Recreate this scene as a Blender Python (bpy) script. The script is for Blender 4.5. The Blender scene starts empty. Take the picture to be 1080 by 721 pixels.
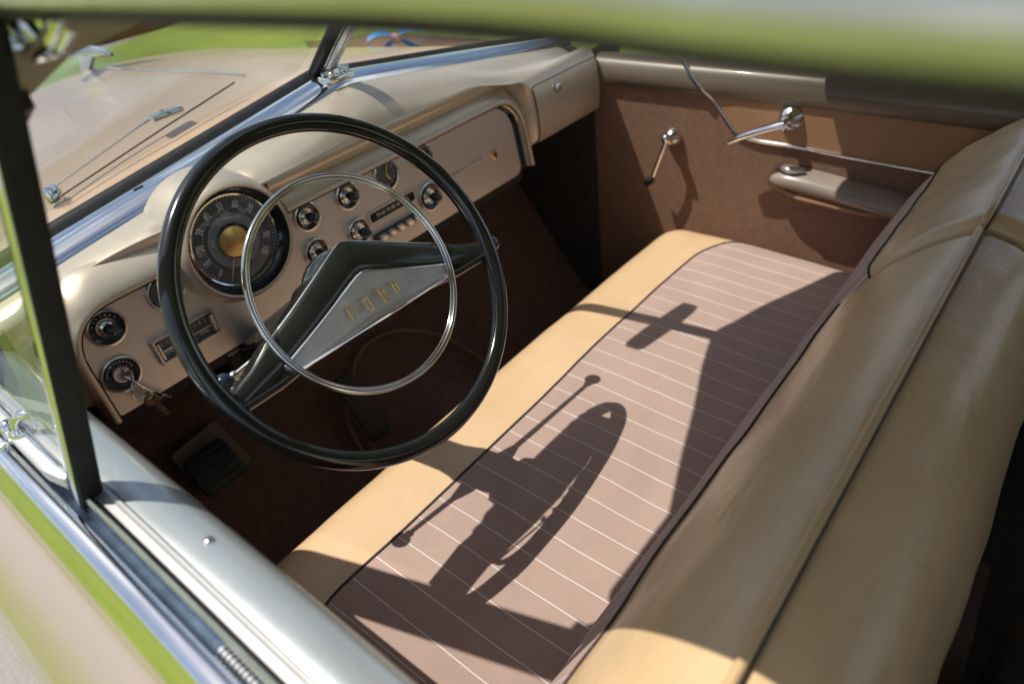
import bpy, bmesh, math, random
from mathutils import Vector, Matrix, noise
random.seed(7)
PI = math.pi
scene = bpy.context.scene
COL = scene.collection
XC = 0.02            # centre line of the car

# ------------------------------------------------------------------ materials
def new_mat(name):
    m = bpy.data.materials.new(name); m.use_nodes = True
    nt = m.node_tree; b = nt.nodes['Principled BSDF']
    return m, nt, b
def setv(b, **k):
    for n, v in k.items():
        key = {'base': 'Base Color', 'rough': 'Roughness', 'metal': 'Metallic', 'coat': 'Coat Weight', 'coatr': 'Coat Roughness',
               'spec': 'Specular IOR Level', 'sheen': 'Sheen Weight', 'trans': 'Transmission Weight', 'aniso': 'Anisotropic'}[n]
        if n == 'base': v = (v[0], v[1], v[2], 1)
        b.inputs[key].default_value = v
def ramp(nt, fac, stops):
    r = nt.nodes.new('ShaderNodeValToRGB')
    e = r.color_ramp.elements
    while len(e) > 1: e.remove(e[-1])
    e[0].position = stops[0][0]; e[0].color = (*stops[0][1], 1)
    for p, c in stops[1:]:
        q = e.new(p); q.color = (*c, 1)
    nt.links.new(fac, r.inputs[0]); return r.outputs[0]
def coords(nt, scale=(1, 1, 1), rot=(0, 0, 0)):
    t = nt.nodes.new('ShaderNodeTexCoord'); mp = nt.nodes.new('ShaderNodeMapping')
    mp.inputs['Scale'].default_value = scale; mp.inputs['Rotation'].default_value = rot
    nt.links.new(t.outputs['Object'], mp.inputs[0]); return mp.outputs[0]
def noise_tex(nt, vec, scale, detail=4, rough=.55, dist=0):
    n = nt.nodes.new('ShaderNodeTexNoise'); n.inputs['Scale'].default_value = scale
    n.inputs['Detail'].default_value = detail; n.inputs['Roughness'].default_value = rough; n.inputs['Distortion'].default_value = dist
    nt.links.new(vec, n.inputs['Vector']); return n.outputs['Fac']
def bump(nt, b, h, strength=.3, dist=.002, prev=None):
    n = nt.nodes.new('ShaderNodeBump'); n.inputs['Strength'].default_value = strength; n.inputs['Distance'].default_value = dist
    nt.links.new(h, n.inputs['Height'])
    if prev: nt.links.new(prev, n.inputs['Normal'])
    nt.links.new(n.outputs[0], b.inputs['Normal']); return n.outputs[0]
def mathn(nt, op, a, b_=None, c=None):
    n = nt.nodes.new('ShaderNodeMath'); n.operation = op
    for i, v in enumerate((a, b_, c)):
        if v is None: continue
        if isinstance(v, (int, float)): n.inputs[i].default_value = v
        else: nt.links.new(v, n.inputs[i])
    return n.outputs[0]
def mixc(nt, fac, a, b_, mode='MIX'):
    n = nt.nodes.new('ShaderNodeMix'); n.data_type = 'RGBA'; n.blend_type = mode
    for s, v in ((n.inputs[0], fac), (n.inputs[6], a), (n.inputs[7], b_)):
        if isinstance(v, (int, float)): s.default_value = v
        elif isinstance(v, tuple): s.default_value = (*v, 1)
        else: nt.links.new(v, s)
    return n.outputs[2]
def vary(name, c1, c2, scale=8, rough=(.4, .5), metal=0, coat=0, bumps=(), coatr=.05, spec=.5, sheen=0, stretch=(1, 1, 1)):
    m, nt, b = new_mat(name)
    v = coords(nt, stretch)
    f = noise_tex(nt, v, scale, 5)
    nt.links.new(ramp(nt, f, [(.3, c1), (.7, c2)]), b.inputs['Base Color'])
    mr = nt.nodes.new('ShaderNodeMapRange'); mr.inputs[3].default_value = rough[0]; mr.inputs[4].default_value = rough[1]
    nt.links.new(noise_tex(nt, v, scale * 3.1, 5), mr.inputs[0]); nt.links.new(mr.outputs[0], b.inputs['Roughness'])
    setv(b, metal=metal, coat=coat, coatr=coatr, spec=spec, sheen=sheen)
    prev = None
    for sc, st, ds in bumps:
        prev = bump(nt, b, noise_tex(nt, v, sc, 4), st, ds, prev)
    return m

M = {}
M['paint'] = vary('tan_car_paint', (.43, .345, .275), (.47, .38, .305), 3, (.30, .36), metal=.35, coat=.7, coatr=.06, bumps=((900, .05, .0003),))
M['hood_paint'] = vary('tan_hood_paint', (.40, .275, .165), (.47, .33, .205), 2, (.30, .36), metal=.05, coat=.35, coatr=.05, bumps=((3.5, .22, .02), (11, .10, .006)))
M['dash_paint'] = vary('beige_dash_paint', (.55, .465, .355), (.63, .535, .42), 6, (.28, .38), metal=.5, coat=.16, coatr=.15, bumps=((500, .06, .0004), (25, .05, .001)))
M['sill_paint'] = vary('pale_sill_paint', (.43, .47, .475), (.51, .55, .56), 5, (.26, .38), metal=.5, coat=.4, coatr=.12, bumps=((300, .08, .0004),))
M['chrome'] = vary('chrome', (.78, .79, .80), (.88, .88, .89), 20, (.05, .13), metal=1, bumps=((60, .04, .0006),))
M['rail'] = vary('weathered_bright_metal', (.48, .46, .40), (.58, .56, .50), 25, (.18, .30), metal=.85, bumps=((70, .10, .0008),))
M['chrome_dull'] = vary('aged_chrome', (.60, .59, .57), (.76, .75, .73), 60, (.16, .32), metal=1, bumps=((180, .10, .0006),))
M['gold'] = vary('gold_metal', (.90, .58, .18), (.98, .72, .30), 80, (.18, .3), metal=1)
M['black'] = vary('glossy_black_plastic', (.007, .008, .008), (.014, .016, .016), 10, (.10, .18), coat=.6, coatr=.04, bumps=((60, .05, .0006),))
M['spoke_black'] = vary('black_enamel', (.016, .018, .017), (.022, .025, .023), 14, (.16, .26), coat=.5, coatr=.08, bumps=((90, .06, .0005),))
M['rubber'] = vary('black_rubber', (.010, .010, .011), (.018, .018, .020), 40, (.5, .65), spec=.25)
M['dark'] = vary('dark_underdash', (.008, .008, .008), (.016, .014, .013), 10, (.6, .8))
M['plate'] = vary('silver_plate', (.46, .46, .45), (.54, .54, .53), 30, (.42, .5), metal=.6, bumps=((1400, .05, .0003),))
M['knob_blue'] = vary('dark_blue_knob', (.012, .02, .04), (.02, .03, .06), 20, (.12, .2), coat=.5)
M['dial'] = vary('dial_grey', (.075, .078, .080), (.095, .098, .10), 20, (.3, .4))
M['recess'] = vary('dark_recess_enamel', (.012, .013, .015), (.024, .025, .028), 30, (.15, .25), coat=.3)
M['slot'] = vary('blue_grey_slot_metal', (.13, .18, .24), (.20, .26, .33), 60, (.2, .35), metal=.9)
M['dial_inner'] = vary('dial_inner_grey', (.20, .205, .205), (.24, .245, .245), 20, (.3, .4))
M['dial_mark'] = vary('dial_markings', (.62, .60, .54), (.70, .67, .61), 20, (.5, .5))
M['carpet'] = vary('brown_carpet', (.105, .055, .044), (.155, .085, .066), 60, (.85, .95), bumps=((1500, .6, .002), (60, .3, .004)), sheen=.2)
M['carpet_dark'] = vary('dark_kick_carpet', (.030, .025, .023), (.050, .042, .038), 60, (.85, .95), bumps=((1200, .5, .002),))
M['door_cloth'] = vary('brown_door_panel', (.185, .098, .064), (.235, .128, .085), 70, (.6, .75), bumps=((420, .45, .0015), (1400, .3, .001)))
M['door_vinyl'] = vary('tan_door_vinyl', (.30, .165, .085), (.35, .195, .105), 12, (.35, .45), bumps=((700, .15, .0006),))
M['garnish'] = vary('window_garnish_paint', (.13, .098, .072), (.17, .130, .095), 6, (.30, .40), metal=.1, coat=.15)
M['headliner'] = vary('headliner_cloth', (.36, .30, .24), (.42, .35, .28), 30, (.9, .95), bumps=((900, .3, .001),))
M['visor'] = vary('brown_visor_vinyl', (.22, .13, .075), (.27, .16, .10), 20, (.5, .6))
M['underside'] = vary('dark_headliner_trim', (.010, .009, .008), (.020, .017, .014), 30, (.5, .7))
M['armrest'] = vary('armrest_plastic', (.26, .205, .175), (.31, .25, .215), 12, (.25, .35), coat=.3)
M['pedal'] = vary('pedal_rubber', (.012, .012, .013), (.022, .022, .024), 30, (.5, .6))
M['key_brass'] = vary('brass_key', (.80, .64, .44), (.90, .76, .56), 60, (.2, .35), metal=1, bumps=((300, .2, .0006),))
M['bow_blue'] = vary('blue_ribbon', (.03, .20, .62), (.10, .42, .85), 14, (.3, .4), sheen=.3)
M['bow_pink'] = vary('pink_ribbon', (.72, .30, .26), (.82, .45, .38), 30, (.4, .5))
M['thread'] = vary('white_lettering', (.6, .58, .52), (.7, .68, .62), 20, (.5, .5))

def brushed():
    m, nt, b = new_mat('brushed_panel_metal')
    v = coords(nt)
    f = noise_tex(nt, v, 9, 4)
    g = noise_tex(nt, coords(nt, (6, 1, 320)), 8, 3)
    c = ramp(nt, f, [(.3, (.60, .545, .495)), (.7, (.68, .62, .565))])
    nt.links.new(mixc(nt, .35, c, ramp(nt, g, [(.3, (.52, .47, .42)), (.7, (.80, .75, .69))])), b.inputs['Base Color'])
    # fine woven engine-turned grain
    w = nt.nodes.new('ShaderNodeTexWave'); w.inputs['Scale'].default_value = 260; w.bands_direction = 'X'; nt.links.new(v, w.inputs[0])
    w2 = nt.nodes.new('ShaderNodeTexWave'); w2.inputs['Scale'].default_value = 260; w2.bands_direction = 'Z'; nt.links.new(v, w2.inputs[0])
    bump(nt, b, mathn(nt, 'ADD', w.outputs['Fac'], w2.outputs['Fac']), .12, .0004)
    setv(b, metal=.7, rough=.38, coat=.15, coatr=.2)
    return m
M['panel'] = brushed()

def leather(name, c1, c2, rgh=(.36, .48), wr=1.0):
    m, nt, b = new_mat(name)
    v = coords(nt)
    f = noise_tex(nt, v, 6, 6, .6, .4)
    c = ramp(nt, f, [(.25, c1), (.75, c2)])
    scuff = noise_tex(nt, coords(nt, (1, 4, 4), (.3, .2, .5)), 9, 8, .7, 1.2)
    c2_ = mixc(nt, mathn(nt, 'MULTIPLY', ramp(nt, scuff, [(.55, (0, 0, 0)), (.75, (1, 1, 1))]), .12), c, tuple(min(1, x * 1.5 + .06) for x in c2))
    nt.links.new(c2_, b.inputs['Base Color'])
    mr = nt.nodes.new('ShaderNodeMapRange'); mr.inputs[3].default_value = rgh[0]; mr.inputs[4].default_value = rgh[1]
    nt.links.new(noise_tex(nt, v, 25, 6), mr.inputs[0]); nt.links.new(mr.outputs[0], b.inputs['Roughness'])
    vo = nt.nodes.new('ShaderNodeTexVoronoi'); vo.inputs['Scale'].default_value = 650; nt.links.new(v, vo.inputs['Vector'])
    p = bump(nt, b, vo.outputs['Distance'], .16, .0005)
    p = bump(nt, b, noise_tex(nt, v, 14, 5, .6, .8), .22 * wr, .006, p)
    bump(nt, b, noise_tex(nt, coords(nt, (1, 7, 7)), 9, 4, .5, .3), .12 * wr, .004, p)
    setv(b, spec=.55, coat=.38, coatr=.20)
    return m
M['seat_leather'] = leather('tan_seat_leather', (.64, .42, .235), (.70, .475, .285), (.42, .55), .8)
M['back_leather'] = leather('olive_tan_back_leather', (.64, .445, .24), (.73, .53, .31), (.27, .38), 2.2)
M['piping'] = leather('leather_piping', (.56, .38, .19), (.64, .45, .24), (.35, .45), .3)
M['dark_piping_and_shade'] = vary('dark_seam_piping_and_shade', (.05, .035, .03), (.08, .055, .045), 60, (.5, .6))

def cloth():
    m, nt, b = new_mat('striped_ribbed_cloth')
    t = nt.nodes.new('ShaderNodeTexCoord'); sx = nt.nodes.new('ShaderNodeSeparateXYZ'); nt.links.new(t.outputs['Object'], sx.inputs[0])
    wob = noise_tex(nt, t.outputs['Object'], 7, 3)
    x = mathn(nt, 'ADD', sx.outputs[0], mathn(nt, 'MULTIPLY', mathn(nt, 'SUBTRACT', wob, .5), .004))
    # pale pinstripe every 44 mm
    fr = mathn(nt, 'FRACT', mathn(nt, 'DIVIDE', mathn(nt, 'ADD', x, 5.018), .0442))
    d = mathn(nt, 'ABSOLUTE', mathn(nt, 'SUBTRACT', fr, .5))
    stripe = mathn(nt, 'LESS_THAN', d, .018)
    rib = mathn(nt, 'SINE', mathn(nt, 'MULTIPLY', x, 2 * PI / .0031))
    rib01 = mathn(nt, 'MULTIPLY_ADD', rib, .5, .5)
    n1 = noise_tex(nt, t.outputs['Object'], 12, 5)
    n2 = noise_tex(nt, t.outputs['Object'], 900, 2)
    base = ramp(nt, n1, [(.3, (.44, .30, .252)), (.7, (.50, .345, .292))])
    c = mixc(nt, mathn(nt, 'MULTIPLY', mathn(nt, 'SUBTRACT', 1, rib01), .38), base, (.23, .145, .125))
    c = mixc(nt, mathn(nt, 'MULTIPLY', n2, .35), c, (.52, .38, .33))
    c = mixc(nt, mathn(nt, 'MULTIPLY', stripe, .8), c, (.82, .77, .70))
    nt.links.new(c, b.inputs['Base Color'])
    p = bump(nt, b, rib01, .35, .0008)
    bump(nt, b, n2, .3, .0006, p)
    setv(b, rough=.85, sheen=.25, spec=.2)
    return m
M['cloth'] = cloth()
def specks(key, col, scale=420, amt=.5, th=.72):
    nt = M[key].node_tree; b = nt.nodes['Principled BSDF']; l = b.inputs['Base Color'].links[0].from_socket
    f = ramp(nt, noise_tex(nt, coords(nt, (1, 1, 1), (.7, .2, .4)), scale, 2, .5), [(th, (0, 0, 0)), (th + .03, (1, 1, 1))])
    nt.links.new(mixc(nt, mathn(nt, 'MULTIPLY', f, amt), l, col), b.inputs['Base Color'])
specks('sill_paint', (.85, .85, .85), 260, .6, .70); specks('carpet', (.42, .34, .28), 330, .5, .70); specks('cloth', (.80, .73, .66), 420, .45, .70)
specks('spoke_black', (.25, .25, .24), 400, .5, .72); specks('black', (.2, .2, .2), 450, .4, .74); specks('dash_paint', (.35, .27, .20), 380, .35, .73); specks('seat_leather', (.45, .27, .14), 300, .3, .72)

def glass(name, tint=(.93, .97, .95), refl=1.0, dust=1.0):
    m = bpy.data.materials.new(name); m.use_nodes = True; nt = m.node_tree; nt.nodes.clear()
    o = nt.nodes.new('ShaderNodeOutputMaterial'); mx = nt.nodes.new('ShaderNodeMixShader')
    tr = nt.nodes.new('ShaderNodeBsdfTransparent'); tr.inputs[0].default_value = (*tint, 1)
    gl = nt.nodes.new('ShaderNodeBsdfGlossy'); gl.inputs['Roughness'].default_value = .015
    lw = nt.nodes.new('ShaderNodeLayerWeight'); lw.inputs[0].default_value = .5
    sch = mathn(nt, 'MULTIPLY_ADD', mathn(nt, 'POWER', lw.outputs['Facing'], 5), .96, .04)
    nt.links.new(mathn(nt, 'MULTIPLY', sch, refl), mx.inputs[0])
    nt.links.new(tr.outputs[0], mx.inputs[1]); nt.links.new(gl.outputs[0], mx.inputs[2])
    df = nt.nodes.new('ShaderNodeBsdfDiffuse'); df.inputs[0].default_value = (.8, .78, .74, 1); m2 = nt.nodes.new('ShaderNodeMixShader')
    v = coords(nt, (1, 1, 1), (.3, .5, .2)); f = ramp(nt, noise_tex(nt, v, 5, 7, .65, 1.5), [(.45, (0, 0, 0)), (.75, (1, 1, 1))])
    f2 = ramp(nt, noise_tex(nt, v, 320, 2, .5), [(.68, (0, 0, 0)), (.74, (1, 1, 1))])
    nt.links.new(mathn(nt, 'MULTIPLY', mathn(nt, 'ADD', mathn(nt, 'MULTIPLY', f, .10), mathn(nt, 'MULTIPLY', f2, .25)), dust), m2.inputs[0])
    nt.links.new(mx.outputs[0], m2.inputs[1]); nt.links.new(df.outputs[0], m2.inputs[2]); nt.links.new(m2.outputs[0], o.inputs[0])
    return m
M['glass'] = glass('window_glass')
M['dial_glass'] = glass('dial_glass', (.95, .97, .97), .8, .25)

def grass_mat():
    m, nt, b = new_mat('mown_grass')
    v = coords(nt)
    a = noise_tex(nt, v, .35, 4); c = noise_tex(nt, v, 2.3, 6, .7); d = noise_tex(nt, v, 40, 4, .7)
    c1 = ramp(nt, a, [(.35, (.12, .20, .025)), (.65, (.50, .53, .085))])
    c2 = mixc(nt, ramp(nt, c, [(.4, (0, 0, 0)), (.62, (1, 1, 1))]), c1, (.34, .45, .06))
    c3 = mixc(nt, mathn(nt, 'MULTIPLY', d, .5), c2, (.06, .11, .015))
    nt.links.new(c3, b.inputs['Base Color']); bump(nt, b, d, .8, .04)
    setv(b, rough=.8, spec=.2); return m
M['grass'] = grass_mat()
M['path'] = vary('grey_gravel_path', (.26, .24, .22), (.36, .33, .30), 1.5, (.8, .9), bumps=((60, .5, .01),))

# ------------------------------------------------------------------ mesh helpers
def link(name, bm, mat, parent=None, smooth=40, mats=None):
    me = bpy.data.meshes.new(name)
    bmesh.ops.recalc_face_normals(bm, faces=bm.faces[:])
    bm.to_mesh(me); bm.free()
    for mm in (mats or [mat]): me.materials.append(mm)
    if smooth:
        me.polygons.foreach_set('use_smooth', [True] * len(me.polygons))
        me.set_sharp_from_angle(angle=math.radians(smooth))
    o = bpy.data.objects.new(name, me); COL.objects.link(o)
    if parent: o.parent = parent
    return o
def grid(bm, rows, cu=False, cv=False):
    """rows: list of lists of points -> quads"""
    vs = [[bm.verts.new(p) for p in r] for r in rows]
    nr, nc = len(vs), len(vs[0])
    for i in range(nr if cu else nr - 1):
        for j in range(nc if cv else nc - 1):
            a, b, c, d = vs[i][j], vs[(i + 1) % nr][j], vs[(i + 1) % nr][(j + 1) % nc], vs[i][(j + 1) % nc]
            try: bm.faces.new((a, b, c, d))
            except ValueError: pass
    return vs
def frame_from(dirv, up=Vector((0, 0, 1))):
    d = Vector(dirv).normalized()
    if abs(d.dot(up)) > .98: up = Vector((0, 1, 0))
    a = d.cross(up).normalized(); b = a.cross(d).normalized()
    return a, b, d
def smooth_path(pts, n=8, closed=False):
    """Catmull-Rom"""
    P = [Vector(p) for p in pts]; out = []
    m = len(P)
    for i in range(m if closed else m - 1):
        p1, p2 = P[i], P[(i + 1) % m]
        p0 = P[i - 1] if (i > 0 or closed) else p1 * 2 - p2
        p3 = P[(i + 2) % m] if (i + 2 < m or closed) else p2 * 2 - p1
        for k in range(n):
            t = k / n
            out.append(.5 * ((2 * p1) + (-p0 + p2) * t + (2 * p0 - 5 * p1 + 4 * p2 - p3) * t * t + (-p0 + 3 * p1 - 3 * p2 + p3) * t ** 3))
    if not closed: out.append(P[-1])
    return out
def tube(bm, pts, r, seg=12, closed=False, caps=True, flat=None, up=Vector((0, 0, 1))):
    P = [Vector(p) for p in pts]; n = len(P); rows = []
    for i, p in enumerate(P):
        d = (P[(i + 1) % n] - P[i - 1]) if closed else (P[min(i + 1, n - 1)] - P[max(i - 1, 0)])
        a, b, _ = frame_from(d, up)
        rr = r(i / (n - 1)) if callable(r) else r
        ry = rr * (flat or 1)
        rows.append([p + a * math.cos(2 * PI * k / seg) * rr + b * math.sin(2 * PI * k / seg) * ry for k in range(seg)])
    vs = grid(bm, rows, cu=closed, cv=True)
    if caps and not closed:
        bm.faces.new(vs[0]); bm.faces.new(vs[-1])
def lathe(bm, prof, origin, axis, seg=32, up=Vector((0, 0, 1)), cap=True):
    """prof: (r, h) pairs; axis direction of h"""
    a, b, d = frame_from(axis, up); o = Vector(origin); rows = []
    for r, h in prof:
        rows.append([o + d * h + (a * math.cos(2 * PI * k / seg) + b * math.sin(2 * PI * k / seg)) * max(r, 1e-5) for k in range(seg)])
    vs = grid(bm, rows, cv=True)
    if cap:
        if prof[0][0] > 1e-4: bm.faces.new(vs[0])
        if prof[-1][0] > 1e-4: bm.faces.new(vs[-1])
def box(bm, lo, hi, bev=0, seg=2):
    lo, hi = Vector(lo), Vector(hi)
    vs = [bm.verts.new((x, y, z)) for x in (lo.x, hi.x) for y in (lo.y, hi.y) for z in (lo.z, hi.z)]
    fs = [(0, 1, 3, 2), (4, 6, 7, 5), (0, 4, 5, 1), (2, 3, 7, 6), (0, 2, 6, 4), (1, 5, 7, 3)]
    f = [bm.faces.new([vs[i] for i in q]) for q in fs]
    if bev:
        es = list({e for q in f for e in q.edges})
        bmesh.ops.bevel(bm, geom=es, offset=bev, segments=seg, profile=.5, affect='EDGES')
def prism(bm, outline, fr, h0, h1, bev=0, seg=3):
    """outline 2D in frame fr(u, v, h) -> Vector; extruded from h0 to h1"""
    b = [bm.verts.new(fr(u, v, h0)) for u, v in outline]; t = [bm.verts.new(fr(u, v, h1)) for u, v in outline]
    n = len(b); top = bm.faces.new(t); bot = bm.faces.new(b[::-1])
    for i in range(n): bm.faces.new((b[i], b[(i + 1) % n], t[(i + 1) % n], t[i]))
    if bev: bmesh.ops.bevel(bm, geom=list(top.edges), offset=bev, segments=seg, profile=.5, affect='EDGES')
def sphere(bm, c, r, seg=20, sc=(1, 1, 1)):
    mt = Matrix.Translation(c) @ Matrix.Diagonal((r * sc[0], r * sc[1], r * sc[2], 1))
    bmesh.ops.create_uvsphere(bm, u_segments=seg, v_segments=seg // 2 + 2, radius=1, matrix=mt)
def round_poly(pts, r, n=6):
    """2D polygon with rounded corners; r number or list"""
    out = []; m = len(pts)
    for i, p in enumerate(pts):
        rr = r[i] if isinstance(r, (list, tuple)) else r
        p = Vector(p); a = (Vector(pts[i - 1]) - p); c = (Vector(pts[(i + 1) % m]) - p)
        if rr <= 0: out.append((p.x, p.y)); continue
        an, cn = a.normalized(), c.normalized()
        k = min(rr, a.length * .48, c.length * .48)
        A, B = p + an * k, p + cn * k
        for j in range(n + 1):
            t = j / n; q = A * (1 - t) ** 2 + p * 2 * t * (1 - t) + B * t * t
            out.append((q.x, q.y))
    return out
def empty(name, loc=(0, 0, 0)):
    o = bpy.data.objects.new(name, None); o.location = loc; COL.objects.link(o); o.empty_display_size = .1; return o
def tag(o, label=None, cat=None, group=None, kind=None):
    if label: o['label'] = label
    if cat: o['category'] = cat
    if group: o['group'] = group
    if kind: o['kind'] = kind
    return o
def text_mesh(name, s, size, fr, h0, h1, mat, parent, sx=1.0, align='CENTER', off=0.0):
    """text laid out in frame fr(u, v, h)"""
    cu = bpy.data.curves.new(name, 'FONT'); cu.body = s; cu.size = size; cu.align_x = align; cu.align_y = 'CENTER'
    cu.extrude = (h1 - h0) / 2; cu.resolution_u = 3; cu.offset = off
    o = bpy.data.objects.new(name, cu); COL.objects.link(o)
    dg = bpy.context.evaluated_depsgraph_get()
    me = bpy.data.meshes.new_from_object(o.evaluated_get(dg))
    bpy.data.objects.remove(o)
    for v in me.vertices: v.co = fr(v.co.x * sx, v.co.y, v.co.z + (h0 + h1) / 2)
    me.materials.clear(); me.materials.append(mat); me.name = name
    ob = bpy.data.objects.new(name, me); COL.objects.link(ob); ob.parent = parent
    return ob
def lerp(a, b, t): return a + (b - a) * t
def sstep(a, b, x):
    t = min(1, max(0, (x - a) / (b - a))); return t * t * (3 - 2 * t)
def interp(tab, x):
    if x <= tab[0][0]: return tab[0][1]
    for (a, p), (b, q) in zip(tab, tab[1:]):
        if x <= b: return p + (q - p) * (x - a) / (b - a)
    return tab[-1][1]
def linspace(a, b, n): return [a + (b - a) * i / (n - 1) for i in range(n)]

car = empty('vintage_car', (XC, 0, 0))
car.location = (0, 0, 0)
tag(car, 'tan vintage car with cream leather and striped cloth bench seat and black steering wheel', 'car')

# ------------------------------------------------------------------ dashboard
def zc(x): return 1.093 - .155 * abs(x - XC)          # crown of the cowl
YS = .452
def dash_section(x):
    """(y, z) from windshield seam over the roll down and under"""
    z0 = zc(x)
    ku = sstep(.24, .40, x); k = sstep(.385, .425, x)     # 0 = behind the instrument pod, 1 = passenger side
    kl = sstep(-.62, -.655, x)                           # far left end, next to the door
    gy = .358 + .044 * sstep(.30, .62, abs(x - XC)); gz = min(1.0 + (.41 - gy) * .42, z0 - .006); dz = z0 - gz; w = YS - gy
    drv = [(YS, z0), (YS - .28 * w, z0 - .07 * dz), (YS - .56 * w, z0 - .22 * dz), (YS - .80 * w, z0 - .48 * dz), (YS - .95 * w, z0 - .80 * dz),
           (gy, gz), (gy + .004, gz - .018), (YS - .058, .965), (YS - .06, .90), (YS - .06, .83), (YS - .05, .80), (YS + .02, .795)]
    zt = z0
    pas = [(YS, z0), (YS - .025, z0 - .006), (YS - .055, z0 - .020), (YS - .085, max(lerp(z0, .96, .35), .998)), (YS - .106, .996),
           (YS - .118, .975), (YS - .122, .955), (YS - .125, .93), (YS - .128, .90), (YS - .124, .866), (YS - .108, .846), (YS - .06, .838)]
    out = []
    for i, (a, b) in enumerate(zip(drv, pas)):
        kk = max(ku if i < 5 else (lerp(ku, k, .5) if i == 5 else k), kl * .6)
        out.append((lerp(a[0], b[0], kk), lerp(a[1], b[1], kk)))
    return out
bm = bmesh.new()
rows = []
xs = linspace(-.70, .23, 34) + linspace(.24, .43, 24) + linspace(.445, .665, 12)
for x in xs:
    sec = [Vector((0, y, z)) for y, z in dash_section(x)]
    sec = smooth_path(sec, 4)
    rows.append([(x, max(p.y, .42) if math.hypot(x + .336, p.z - .958) < .086 else p.y, p.z) for p in sec])
# rounded passenger end
for t in (.3, .6, .85, 1):
    x = .665 + .022 * math.sin(t * PI / 2); s = 1 - math.cos(t * PI / 2)
    sec = smooth_path([Vector((0, y, z)) for y, z in dash_section(.665)], 4)
    rows.append([(x, lerp(p.y, YS, s * .18), lerp(p.z, .94, s * .12)) for p in sec])
grid(bm, rows)
dash = link('dashboard', bm, M['dash_paint'], car, 50)
tag(dash, 'beige painted metal dashboard lit by the sun')

# glovebox door seams and door on passenger side
def pas_pt(x, s, off=0.0):
    """point on the passenger face; s 0 bottom .. 1 top"""
    tab = [(0, (.330, .852)), (.15, (.3255, .868)), (.3, (.3245, .89)), (.5, (.3245, .915)), (.7, (.3275, .94)), (.85, (.331, .96)), (1, (.336, .978))]
    for (a, p), (b, q) in zip(tab, tab[1:]):
        if s <= b:
            t = (s - a) / (b - a); return Vector((x, lerp(p[0], q[0], t) - off, lerp(p[1], q[1], t)))
    return Vector((x, tab[-1][1][0] - off, tab[-1][1][1]))
bm = bmesh.new()
gx0, gx1 = .425, .672
ol = round_poly([(gx0, .02), (gx1, .02), (gx1, .99), (gx0, .99)], [.01, .02, .02, .03], 5)
rows = [[pas_pt(x, s, .0015) for s in linspace(.0, .97, 9)] for x in linspace(gx0, gx1, 10)]
grid(bm, rows)
for r in (rows[0], rows[-1]):
    grid(bm, [r, [p + Vector((0, .012, 0)) for p in r]])
top = [r[-1] for r in rows]; grid(bm, [top, [p + Vector((0, .012, 0)) for p in top]])
gd = link('glovebox_door', bm, M['dash_paint'], dash, 50)
bm = bmesh.new(); sd = smooth_path([pas_pt(gx0 - .003, s, .0015) for s in linspace(0, .97, 9)] + [pas_pt(gx0 + .01, .99, .0015)] + [pas_pt(x, .99, .0015) for x in linspace(gx0 + .03, gx1, 6)], 3)
tube(bm, sd, .0017, 8); link('door_seam', bm, M['carpet'], dash)
bm = bmesh.new(); lathe(bm, [(.0095, 0), (.0105, .002), (.009, .005), (.004, .006), (.0035, .002), (0, .002)], pas_pt(.505, .80, .004), (0, -1, .1), 20)
link('glovebox_lock', bm, M['chrome_dull'], dash)

# instrument pod -------------------------------------------------
NP = Vector((0, -.995, .0975)).normalized(); UP_ = Vector((0, .0975, .995)).normalized()
P0 = Vector((0, .355, .786))
def PF(x, z, h=0.0):
    """point on the instrument panel plane at world x, z; h out of it towards the driver"""
    s = (z - .786) / UP_.z
    return Vector((x, 0, 0)) + P0 + UP_ * s + NP * h
def pfr(cx, cz):
    c = PF(cx, cz)
    return lambda u, v, h: c + Vector((u, 0, 0)) + UP_ * v + NP * h
pan = round_poly([(-.612, .790), (.385, .790), (.378, .960), (-.612, .960)], [.012, .03, .085, .075], 10)
bm = bmesh.new()
f0 = pfr(0, .786)
flat = [(x, (z - .786)) for x, z in pan]
prism(bm, flat, f0, -.01, 0, 0)
panel = link('instrument_panel', bm, M['panel'], car, 40)
tag(panel, 'brushed metal instrument panel in a rounded pod')
# pod rim / brow : sweep of an outward flaring section round the left, top and right of the panel
def offset_outline(pts, d):
    n = len(pts); out = []
    for i in range(n):
        a = Vector(pts[i - 1]); b = Vector(pts[i]); c = Vector(pts[(i + 1) % n])
        t = (c - a); 
        if t.length < 1e-7: t = c - b
        t.normalize(); nrm = Vector((t.y, -t.x)); out.append(b + nrm * d)
    return out
# open outline from bottom left, up, over the top, down the right
o = round_poly([(-.612, .792), (-.612, .960), (.394, .962), (.402, .800)], [0, .075, .085, 0], 12)
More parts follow.
